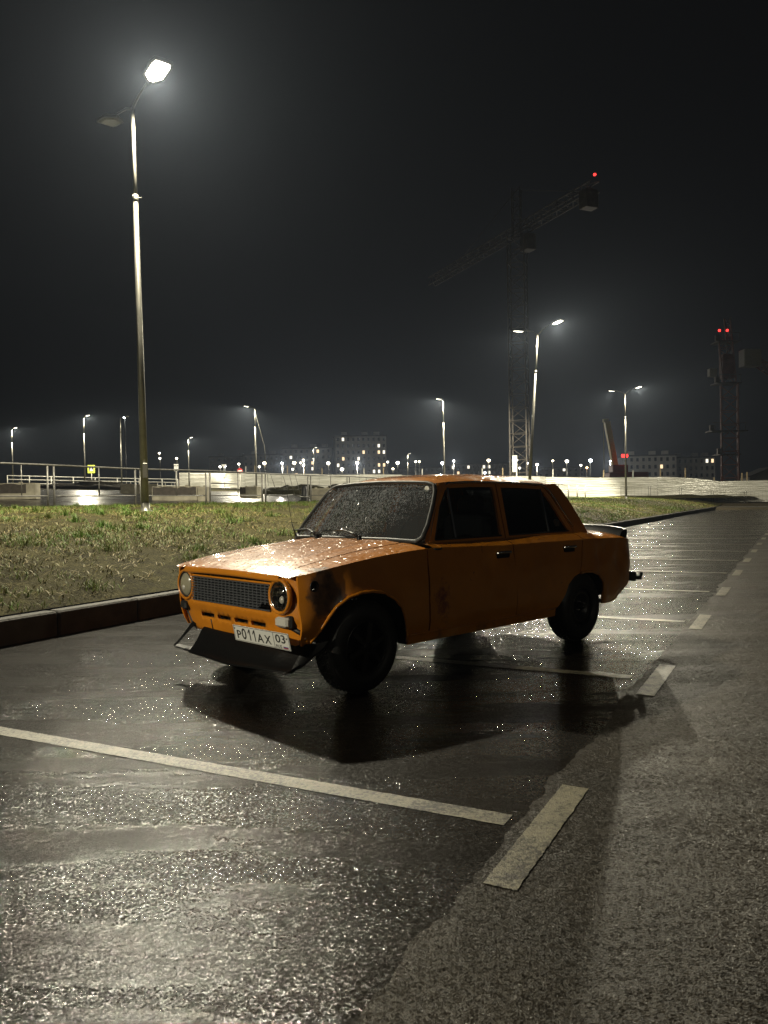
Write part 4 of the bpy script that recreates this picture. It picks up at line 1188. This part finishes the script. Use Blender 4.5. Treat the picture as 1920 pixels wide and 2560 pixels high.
    mb.grid(rows); mb.build('windscreen_pillar', M['paint'], car)

# bonnet
def xf(y): return -.578 + .075 * (abs(y) / .72) ** 7
mb = MB()
rows = []
for i in range(45):
    q = i / 44
    rows.append([(xf(y) - .004 + (.472 - .03 * (y / .56) ** 2 - xf(y)) * q, y, ztop(xf(y) - .004 + (.472 - xf(y)) * q, y)) for y in [(-.560 + 1.12 * k / 40) for k in range(41)]])
mb.grid(rows)
lip = []
for dx, dz in ((-.004, .0), (-.016, -.012), (-.020, -.028), (-.014, -.040), (.01, -.044)):
    lip.append([(xf(y) + dx, y, ztop(xf(y) - .004, y) + dz) for y in [(-.560 + 1.12 * k / 40) for k in range(41)]])
mb.grid(lip)
for y in (-.56, .56):
    mb.grid([[(x, y, ztop(x, y)) for x in span(-.57, .46, .08)], [(x, y, ztop(x, y) - .045) for x in span(-.57, .46, .08)]])
mb.build('bonnet', M['paint'], car)
# nose panel with lamp openings, grille opening and four slots
def nose(y, z):
    x = xf(y) + .004
    x += .30 * max(0, .47 - z) ** 1.25 + .02 * sm(.52, .47, z)
    return (x, y, z)
def circ(cy, cz, r, n=28): return [(cy + r * math.cos(2 * math.pi * k / n), cz + r * math.sin(2 * math.pi * k / n)) for k in range(n)]
ye = .70
out = [(-ye, .38), (-.60, .345), (-.3, .335), (0, .332), (.3, .335), (.60, .345), (ye, .38), (ye, .60), (.695, .778), (.564, .782), (.564, .728), (-.564, .728), (-.564, .782), (-.695, .778), (-ye, .60)]
gr_h = [(-.470, .553), (.470, .553), (.452, .60), (.438, .65), (.452, .70), (.456, .716), (-.456, .716), (-.452, .70), (-.438, .65), (-.452, .60)]
slots = [[(a, .444), (b, .444), (b + .004, .470), (a - .004, .470)] for a, b in ((-.375, -.222), (-.180, -.030), (.022, .175), (.225, .385))]
mb = MB()
panel(mb, out, [gr_h, circ(-.557, .651, .088), circ(.557, .651, .088)] + slots, nose, (1, 0, 0), .032, .02)
np_ = mb.build('nose_panel', M['paint'], car, weld=.0005)
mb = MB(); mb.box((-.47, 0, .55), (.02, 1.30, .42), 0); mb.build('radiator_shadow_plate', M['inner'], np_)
# grille: fine grey egg crate
mb = MB()
X = -.574
for i in range(10):
    z = .556 + (.712 - .556) * i / 9
    hw = .458 if .58 < z < .70 else .466
    if i == 2: mb.bar((X, -.38, z), (X, hw, z), .022, .0045)
    elif i == 1: mb.bar((X, -.36, z), (X, hw, z), .022, .0045)
    else: mb.bar((X, -hw, z), (X, hw, z), .022, .0045)
for k in range(21):
    y = -.448 + .896 * k / 20
    mb.bar((X + .004, y, .553 if k > 2 else .59), (X + .004, y, .716), .003, .012)
mb.build('grille', M['grille'], car)
# headlamps
for sgn in (-1, 1):
    c = (-.572, sgn * .557, .651)
    h = MB()
    h.lathe([(.088, .03), (.090, -.002), (.096, -.012), (.106, -.010), (.110, .002), (.108, .016)], c, 'x', 36)
    bz = h.build('headlamp', M['paint'], car)
    tag(bz, 'clear headlamp with a projector bowl and broken black inserts' if sgn < 0 else 'old frosted round headlamp')
    h = MB(); h.lathe([(.089, -.004), (.083, -.010), (.080, -.002)], c, 'x', 36); h.build('chrome_rim', M['chrome'] if sgn < 0 else M['rubber'], bz)
    if sgn > 0:
        h = MB(); h.lathe([(.0, -.022), (.03, -.020), (.055, -.014), (.075, -.004), (.081, .004)], c, 'x', 36); h.build('lens', M['frost'], bz)
        h = MB(); h.lathe([(.0, -.026), (.014, -.025), (.018, -.020)], (c[0], c[1], c[2] - .02), 'x', 16); h.build('bulb_spot', M['turn'], bz)
    else:
        h = MB(); h.lathe([(.081, .0), (.07, .018), (.05, .040), (.0, .058)], c, 'x', 36); h.build('reflector_bowl', M['reflector'], bz)
        h = MB(); h.lathe([(.0, -.004), (.018, .0), (.026, .012), (.028, .03)], (c[0], c[1] - .012, c[2] - .022), 'x', 20); h.build('projector', M['turn'], bz)
        h = MB()
        h.lathe([(.030, .0), (.040, .004), (.038, .026)], (c[0], c[1] - .012, c[2] - .022), 'x', 20)
        for a0, a1 in ((1.9, 3.6), (4.1, 5.9)):
            pts = [(c[0] + .008, c[1] + .076 * math.cos(a0 + (a1 - a0) * q / 8), c[2] + .076 * math.sin(a0 + (a1 - a0) * q / 8)) for q in range(9)] + [(c[0] + .008, c[1] - .012 + .036 * math.cos(a1 + (a0 - a1) * q / 8), c[2] - .022 + .036 * math.sin(a1 + (a0 - a1) * q / 8)) for q in range(9)]
            h.face_set(pts, [tuple(range(len(pts)))])
        h.build('black_insert', M['black_plastic'], bz)
        h = MB(); h.lathe([(.0, -.024), (.03, -.022), (.055, -.015), (.075, -.004), (.081, .004)], c, 'x', 36); h.build('lens', M['clear'], bz)
# turn lamp (one is missing) and mounting holes
mb = MB(); mb.box((-.556, -.575, .498), (.055, .125, .062), R(0), .012); tl = mb.build('turn_lamp', M['turn'], car)
mb = MB(); mb.box((-.535, -.575, .498), (.05, .15, .08), 0, .01); mb.build('lamp_tray', M['rubber'], tl)
mb = MB(); mb.box((-.548, .61, .50), (.05, .11, .06), R(-12), .012); mb.build('empty_lamp_tray', M['rubber'], car)
for pts, r_ in (([nose(.648, .48), nose(.60, .44), nose(.55, .37), nose(.50, .345)], .010), ([nose(-.60, .47), nose(-.665, .44), nose(-.69, .42)], .016), ([nose(.27, .43), nose(.268, .36)], .005), ([nose(-.66, .40), nose(-.655, .355)], .007)):
    mb = MB(); mb.tube(pts, r_, 6); mb.build('torn_edge', M['rubber'], np_)
# number plate
def plate():
    root = MB()
    A = Vector((-.605, -.092, .440)); B = Vector((-.655, -.752, .459)); D = Vector((-.590, -.118, .352))
    ex = (B - A).normalized(); wv = (B - A).length
    up = (A - D); ez = (up - ex * up.dot(ex)).normalized(); hh = .102
    nrm = ez.cross(ex); nrm = nrm if nrm.x < 0 else -nrm
    def q(a, b, o=0.0): return A + ex * (a * wv) - ez * (b * hh) + nrm * o
    root.face_set([q(0, 0), q(1, 0), q(1, 1), q(0, 1), q(0, 0, .004), q(1, 0, .004), q(1, 1, .004), q(0, 1, .004)], [(0, 3, 2, 1), (4, 5, 6, 7), (0, 1, 5, 4), (1, 2, 6, 5), (2, 3, 7, 6), (3, 0, 4, 7)])
    po = root.build('number_plate', M['plate'], car)
    ink = MB()
    for a, b, c_, d_ in ((.008, .03, .992, .055), (.008, .945, .992, .97), (.008, .03, .0135, .97), (.9865, .03, .992, .97), (.735, .03, .742, .97)):
        ink.face_set([q(a, b, .0046), q(c_, b, .0046), q(c_, d_, .0046), q(a, d_, .0046)], [(0, 1, 2, 3)])
    ink.build('plate_border', M['plate_ink'], po)
    def txt(s, a, b, height, width=None, mat='plate_ink'):
        cu = bpy.data.curves.new('lettering', 'FONT'); cu.body = s; cu.size = 1; cu.resolution_u = 3; cu.offset = .004 if s == '1' else .012
        o = bpy.data.objects.new('lettering', cu); COL.objects.link(o)
        me = bpy.data.meshes.new_from_object(o.evaluated_get(bpy.context.evaluated_depsgraph_get()))
        bpy.data.objects.remove(o); bpy.data.curves.remove(cu)
        xs = [v.co.x for v in me.vertices]; ys = [v.co.y for v in me.vertices]
        x0, x1, y0, y1 = min(xs), max(xs), min(ys), max(ys)
        sc = height * hh / (y1 - y0); sx = sc * .86 if width is None else width * wv / (x1 - x0)
        for v in me.vertices:
            v.co = q(0, b, .0048) + ex * (a * wv + (v.co.x - x0) * sx) + ez * ((v.co.y - y0) * sc)
        me.materials.clear(); me.materials.append(M[mat])
        k = bpy.data.objects.new('lettering', me); COL.objects.link(k); k.parent = po
    def one(a):
        f = MB()
        w, t0, b0 = .017, .14, .84
        f.face_set([q(a + .030, t0, .0048), q(a + .030 + w, t0, .0048), q(a + .030 + w, b0, .0048), q(a + .030, b0, .0048)], [(0, 1, 2, 3)])
        f.face_set([q(a + .030, t0, .0048), q(a + .034, t0 + .10, .0048), q(a + .006, t0 + .30, .0048), q(a, t0 + .22, .0048)], [(0, 1, 2, 3)])
        f.build('lettering', M['plate_ink'], po)
    txt('P', .060, .83, .52, .080); txt('0', .155, .84, .70, .085); one(.272); one(.362)
    txt('A', .442, .83, .52, .115); txt('X', .575, .83, .52, .115)
    txt('03', .772, .62, .50, .165); txt('RUS', .762, .92, .18, .10)
    for k, mt in enumerate(('plate', 'plate_blue', 'plate_red')):
        f = MB(); b0 = .75 + .058 * k; f.face_set([q(.885, b0, .005), q(.965, b0, .005), q(.965, b0 + .056, .005), q(.885, b0 + .056, .005)], [(0, 1, 2, 3)]); f.build('flag_band', M[mt], po)
    bo = MB()
    for a, b in ((.03, .2), (.965, .3)): bo.lathe([(0, -.004), (.005, -.003), (.006, 0)], q(a, b, .005), 'x', 10)
    bo.build('bolt', M['galv'], po)
plate()
# black front spoiler hung under the nose
mb = MB()
ys = [-.70 + 1.09 * k / 32 for k in range(33)]
def spx(y, k): # top edge -> lip
    yy = abs(y + .04) / .66
    return -.50 - .045 * (1 - yy ** 3) - .135 * k * (1 - .30 * yy ** 2.5) + (.06 * max(0, yy - .75) / .25) * (1 - k)
prof = [(0, .362), (.15, .345), (.45, .285), (.75, .238), (.95, .216), (1.06, .212), (1.06, .204), (.9, .207), (.4, .262), (0, .335)]
rows = []
for k, z in prof:
    rows.append([(spx(y, k), y, z + .012 * (abs(y + .04) / .66) ** 2 + (.004 * math.sin(y * 11) if k > .9 else 0)) for y in ys])
mb.grid(rows)
for e in (0, 32): mb.face_set([r_[e] for r_ in rows], [tuple(range(len(rows)))])
spo = mb.build('front_spoiler', M['black_plastic'], car)
mb = MB()        # near end sweeps back to the wheel arch
mb.grid([[(-.50, -.70, .372), (-.45, -.785, .385), (-.40, -.80, .39)], [(-.56, -.70, .29), (-.50, -.775, .32), (-.43, -.795, .355)], [(-.60, -.70, .235), (-.585, -.72, .235), (-.55, -.73, .24)]])
mb.grid([[(-.40, -.80, .39), (-.43, -.795, .355), (-.52, -.745, .285), (-.675, -.715, .215)], [(-.38, -.785, .385), (-.40, -.76, .34), (-.50, -.715, .26), (-.65, -.66, .205)]])
mb.build('spoiler_end', M['black_plastic'], spo)
mb = MB()        # far end: an open strut down to the pointed tip of the lip
mb.grid([[(-.505, .545, .425), (-.525, .49, .385)], [(-.555, .570, .345), (-.57, .530, .325)], [(-.61, .605, .262), (-.62, .572, .252)], [(-.645, .622, .225), (-.655, .592, .215)]])
mb.grid([[(-.645, .630, .222), (-.640, .55, .218), (-.640, .47, .216), (-.645, .385, .214)], [(-.60, .622, .226), (-.585, .54, .222), (-.56, .46, .222), (-.54, .385, .224)], [(-.60, .618, .216), (-.585, .54, .212), (-.56, .46, .212), (-.54, .385, .214)], [(-.645, .626, .212), (-.640, .55, .208), (-.640, .47, .206), (-.645, .385, .204)]])
mb.grid([[(-.55, .385, .345), (-.53, .43, .30), (-.545, .44, .25)], [(-.60, .385, .27), (-.585, .41, .25), (-.59, .42, .22)]])
mb.build('spoiler_fin', M['black_plastic'], spo)

# roof, scuttle, boot, tail
def zroof(x, y):
    g_ = lerp_tab([(.80, .05), (.86, .30), (.95, .62), (1.15, .92), (1.5, 1.0), (2.0, .97), (2.2, .75), (2.34, .35), (2.40, .1)], x)
    e = lerp_tab([(.8, 1.332), (.95, 1.342), (1.5, 1.343), (2.1, 1.333), (2.36, 1.312)], x)
    return e + .078 * (1 - (abs(y) / .556) ** 4) * g_
mb = MB()
def xr0(y): return .822 - .0 + .035 * (1 - (y / .56) ** 2) * -.2
rows = []
for i in range(40):
    q = i / 39
    rows.append([(xr0(y) + (2.36 - .04 * (y / .55) ** 4 - xr0(y)) * q, y, zroof(xr0(y) + (2.36 - xr0(y)) * q, y) + .0035 * noise.noise(Vector((q * 9, y * 5, 1)))) for y in [(-.550 + 1.1 * k / 32) for k in range(33)]])
mb.grid(rows); mb.build('roof', M['paint'], car)
mb = MB()
rows = [[(x, y, ztop(x, y) - .012) for y in [(-.60 + 1.2 * k / 20) for k in range(21)]] for x in (.44, .50, .56, .66)]
mb.grid(rows); mb.build('scuttle', M['paint'], car)
mb = MB()
rows = [[(x, y, ztop(x, y)) for y in [(-.556 + 1.112 * k / 20) for k in range(21)]] for x in span(2.60, 3.235, .05)]
mb.grid(rows); mb.build('boot_lid', M['paint'], car)
mb = MB()
panel(mb, [(-.715, .44), (-.66, .33), (.66, .33), (.715, .44), (.715, .80), (.66, .862), (0, .88), (-.66, .862), (-.715, .80)], [], lambda y, z: (3.245 - .10 * max(0, .62 - z) - .25 * max(0, .42 - z) - .05 * (abs(y) / .72) ** 8, y, z), (-1, 0, 0))
tp = mb.build('tail_panel', M['paint'], car)
for sgn in (-1, 1):
    mb = MB(); mb.box((3.247, sgn * .575, .655), (.03, .20, .13), 0, .01); mb.build('tail_lamp', M['tail'], car)
mb = MB()
rows = []
for dx, dz in ((-.09, .0), (-.06, .045), (0, .068), (.05, .070), (.055, .050), (.03, -.01)):
    rows.append([(3.20 + dx - .02 * (abs(y) / .7) ** 2, y, ztop(3.15, y * .95) + dz - .012) for y in [(-.70 + 1.4 * k / 20) for k in range(21)]])
mb.grid(rows)
for y in (-.70, .70): mb.face_set([(3.20 + dx - .02, y, ztop(3.15, y * .95) + dz - .012) for dx, dz in ((-.09, .0), (-.06, .045), (0, .068), (.05, .070), (.055, .050), (.03, -.01))], [(0, 1, 2, 3, 4, 5)])
mb.build('boot_spoiler', M['black_plastic'], car)
mb = MB(); mb.bar((3.18, -.66, .495), (3.36, -.69, .47), .05, .085); mb.tube([(3.34, -.69, .47), (3.43, -.71, .455), (3.455, -.71, .50)], .022, 8); mb.build('bumper_bracket', M['rubber'], car)
mb = MB(); mb.bar((3.2, .64, .49), (3.36, .66, .47), .05, .085); mb.build('bumper_bracket', M['rubber'], car)
mb = MB(); mb.tube([(2.4, -.35, .26), (2.9, -.40, .25), (3.22, -.42, .24)], .022, 10); mb.build('exhaust_pipe', M['rubber'], car)

# windscreen with its black rubber and bright strip
WSO = [(.0, .938), (.40, .937), (.66, .930), (.698, .955), (.690, 1.04), (.645, 1.18), (.603, 1.275), (.565, 1.318), (.50, 1.334), (.30, 1.344), (.0, 1.350)]
WSO = WSO + [(-y, z) for y, z in reversed(WSO[1:-1])]
def wsx(y, z): return .497 + (z - .93) * .775 - .040 * (1 - (y / .69) ** 2)
mb = MB(); panel(mb, WSO, [], lambda y, z: (wsx(y, z), y, z), (1, 0, 0), .06, .004)
ws = mb.build('windscreen', M['screen'], car)
lp = [(wsx(y, z), y, z) for y, z in densify(WSO, .05)]
mb = MB(); mb.tube(lp + lp[:1], .017, 8, caps=False); mb.build('rubber_surround', M['rubber'], ws)
lp2 = [(wsx(y, z) - .012, y * .985, .935 + (z - .935) * .985) for y, z in densify(WSO, .05)]
mb = MB(); mb.tube(lp2 + lp2[:1], .003, 6, caps=False); mb.build('bright_strip', M['chrome'], ws)
mb = MB(); mb.lathe([(0, -.003), (.022, -.002), (.024, 0)], (wsx(-.52, 1.295) - .004, -.52, 1.292), 'x', 16); mb.build('sticker', M['white_metal'], ws)
def wiper(y0, y1, z1, pad):
    b = (wsx(y0, .93) - .045, y0, .945)
    e = (wsx(y1, z1) - .03, y1, z1)
    mb = MB(); mb.lathe([(.018, -.02), (.018, .012), (.008, .02)], b, 'z', 12); mb.tube([b, (b[0] - .01, b[1] + (y1 - y0) * .15, b[2] + .03), e], [.010, .009, .005], 7)
    w = mb.build('wiper', M['black_plastic'], car)
    mb = MB(); mb.tube([(wsx(y1 - .20, .958) - .02, y1 - .20, .962), e, (wsx(y1 + .24, .985) - .02, y1 + .24, .985)], .007, 6); mb.build('blade', M['chrome'] if pad else M['rubber'], w)
wiper(-.17, .10, 1.0, True); wiper(.33, .54, .995, False)
mb = MB(); mb.tube([(.50, .70, .935), (.47, .715, 1.05)], [.006, .004], 6); mb.tube([(.47, .715, 1.05), (.445, .74, 1.30)], .002, 5); mb.lathe([(.02, 0), (.014, .03), (.006, .04)], (.505, .70, .91), 'z', 12); mb.build('aerial', M['rubber'], car)
RW = [(-.50, 1.318), (.50, 1.318), (.575, .955), (-.575, .955)]
mb = MB(); panel(mb, RW, [], lambda y, z: (2.335 + (1.318 - z) * .72 + .03 * (1 - (y / .57) ** 2), y, z), (-1, 0, 0), .07, .004)
rw = mb.build('rear_window', M['tint'], car)
lp = [(2.335 + (1.318 - z) * .72 + .03 * (1 - (y / .57) ** 2), y, z) for y, z in densify(RW, .06)]
mb = MB(); mb.tube(lp + lp[:1], .02, 8, caps=False); mb.build('rubber_surround', M['rubber'], rw)

# inner shell, cabin
mb = MB()
mb.box((1.16, 0, .30), (1.60, 1.40, .10), 0); mb.box((1.16, -.73, .56), (1.58, .03, .56), 0); mb.box((1.16, .73, .56), (1.58, .03, .56), 0)
mb.box((-.02, 0, .55), (.86, .98, .38), 0); mb.box((2.6, 0, .52), (1.1, 1.0, .42), 0); mb.box((.42, 0, .58), (.03, 1.36, .62), 0); mb.box((2.02, 0, .50), (.04, 1.36, .36), 0); mb.box((2.95, 0, .52), (.36, 1.3, .32), 0)
mb.build('inner_shell', M['inner'], car)
mb = MB(); mb.box((.66, 0, .86), (.30, 1.26, .14), 0, .03); mb.build('dashboard', M['interior'], car)
mb = MB()
ring = [(.84 + .05 * math.sin(2 * math.pi * k / 28), -.33 + .19 * math.cos(2 * math.pi * k / 28), .93 + .185 * math.sin(2 * math.pi * k / 28)) for k in range(29)]
mb.tube(ring, .012, 7, caps=False); mb.bar((.84, -.51, .93), (.84, -.15, .93), .02, .03); mb.bar((.84, -.33, .93), (.72, -.33, .84), .05); mb.build('steering_wheel', M['rubber'], car)
for y in (-.34, .34):
    mb = MB(); mb.box((1.18, y, .50), (.50, .48, .18), 0, .05); mb.box((1.42, y, .80), (.14, .48, .62), 0, .05); s_ = mb.build('front_seat', M['interior'], car)
    mb = MB(); mb.box((1.45, y, 1.17), (.09, .26, .15), 0, .04); mb.build('headrest', M['interior_pale'], s_)
mb = MB(); mb.box((1.95, 0, .52), (.5, 1.26, .2), 0, .05); mb.box((2.22, 0, .82), (.16, 1.26, .5), 0, .05); mb.build('rear_seat', M['interior'], car)

# wheels
def wheel(x, sgn, alloy):
    w = MB(); y0 = sgn * .742; c = (x, 0, .293)
    s = -sgn
    R_ = .293
    prof = [(.165, y0 + s * .02), (.175, y0 + s * .002), (.215, y0 - s * .004), (.262, y0 + s * .006), (R_ - .012, y0 + s * .022), (R_, y0 + s * .045), (R_, y0 + s * .155), (R_ - .012, y0 + s * .178), (.22, y0 + s * .19), (.165, y0 + s * .18)]
    w.lathe(prof, c, 'y', 48)
    o = w.build('wheel', M['tyre'], car)
    t_ = MB()
    for k in range(60):
        a = 2 * math.pi * k / 60
        for q in (.060, .10, .14):
            t_.bar((x + (R_ + .001) * math.cos(a), y0 + s * (q - .012), .293 + (R_ + .001) * math.sin(a)), (x + (R_ + .001) * math.cos(a + .05), y0 + s * (q + .012), .293 + (R_ + .001) * math.sin(a + .05)), .014, .006)
    t_.build('tread_blocks', M['tyre'], o)
    rm = MB()
    rm.lathe([(.172, y0 + s * .012), (.168, y0 + s * .006), (.160, y0 + s * .010), (.150, y0 + s * .03), (.146, y0 + s * .08), (.0, y0 + s * .085)], c, 'y', 40)
    if alloy:
        for k in range(6):
            a = 2 * math.pi * k / 6 + .3
            ca, sa = math.cos(a), math.sin(a)
            rm.bar((x + .03 * ca, y0 + s * .018, .293 + .03 * sa), (x + .155 * ca, y0 + s * .022, .293 + .155 * sa), .042, .03)
        rm.lathe([(.0, y0 + s * .004), (.035, y0 + s * .006), (.05, y0 + s * .02), (.055, y0 + s * .06)], c, 'y', 24)
    else:
        rm.lathe([(.150, y0 + s * .03), (.125, y0 + s * .022), (.105, y0 + s * .026), (.085, y0 + s * .050), (.0, y0 + s * .052)], c, 'y', 32)
        rm.lathe([(.0, y0 - s * .012), (.016, y0 - s * .010), (.028, y0 + s * .012), (.036, y0 + s * .05)], c, 'y', 20)
    rm.build('rim', M['black_rim'], o)
    nb = MB()
    for k in range(4):
        a = 2 * math.pi * k / 4 + .5
        nb.lathe([(0, y0 + s * .010), (.008, y0 + s * .010), (.009, y0 + s * .05)], (x + .048 * math.cos(a), 0, .293 + .048 * math.sin(a)), 'y', 8)
    nb.build('wheel_nut', M['chrome'], o)
for sgn in (-1, 1):
    wheel(-.035, sgn, True); wheel(2.42, sgn, False)
mb = MB(); mb.tube([(-.035, -.6, .29), (-.035, .6, .29)], .03, 8); mb.tube([(2.42, -.6, .29), (2.42, .6, .29)], .05, 8); mb.lathe([(0, -.12), (.09, -.09), (.12, 0), (.09, .09), (0, .12)], (2.42, 0, .29), 'x', 16); mb.build('axle', M['inner'], car)

# ------------------------------------------------------------------ haze volume added to give the lamps a glow
mb = MB(); mb.box((0, 0, 24), (1990, 1990, 58), 0)
hz_m = bpy.data.materials.new('glow_haze'); hz_m.use_nodes = True; hz_m.cycles.volume_sampling = 'EQUIANGULAR'
N, L = hz_m.node_tree.nodes, hz_m.node_tree.links
N.remove(N['Principled BSDF'])
pv = N.new('ShaderNodeVolumePrincipled'); pv.inputs['Color'].default_value = (.66, .78, 1.0, 1); pv.inputs['Density'].default_value = .00026; pv.inputs['Anisotropy'].default_value = .68
L.new(pv.outputs[0], N['Material Output'].inputs['Volume'])
tag(mb.build('haze', hz_m), 'thin haze volume added for a glow around the lamps', 'haze', kind='stuff')
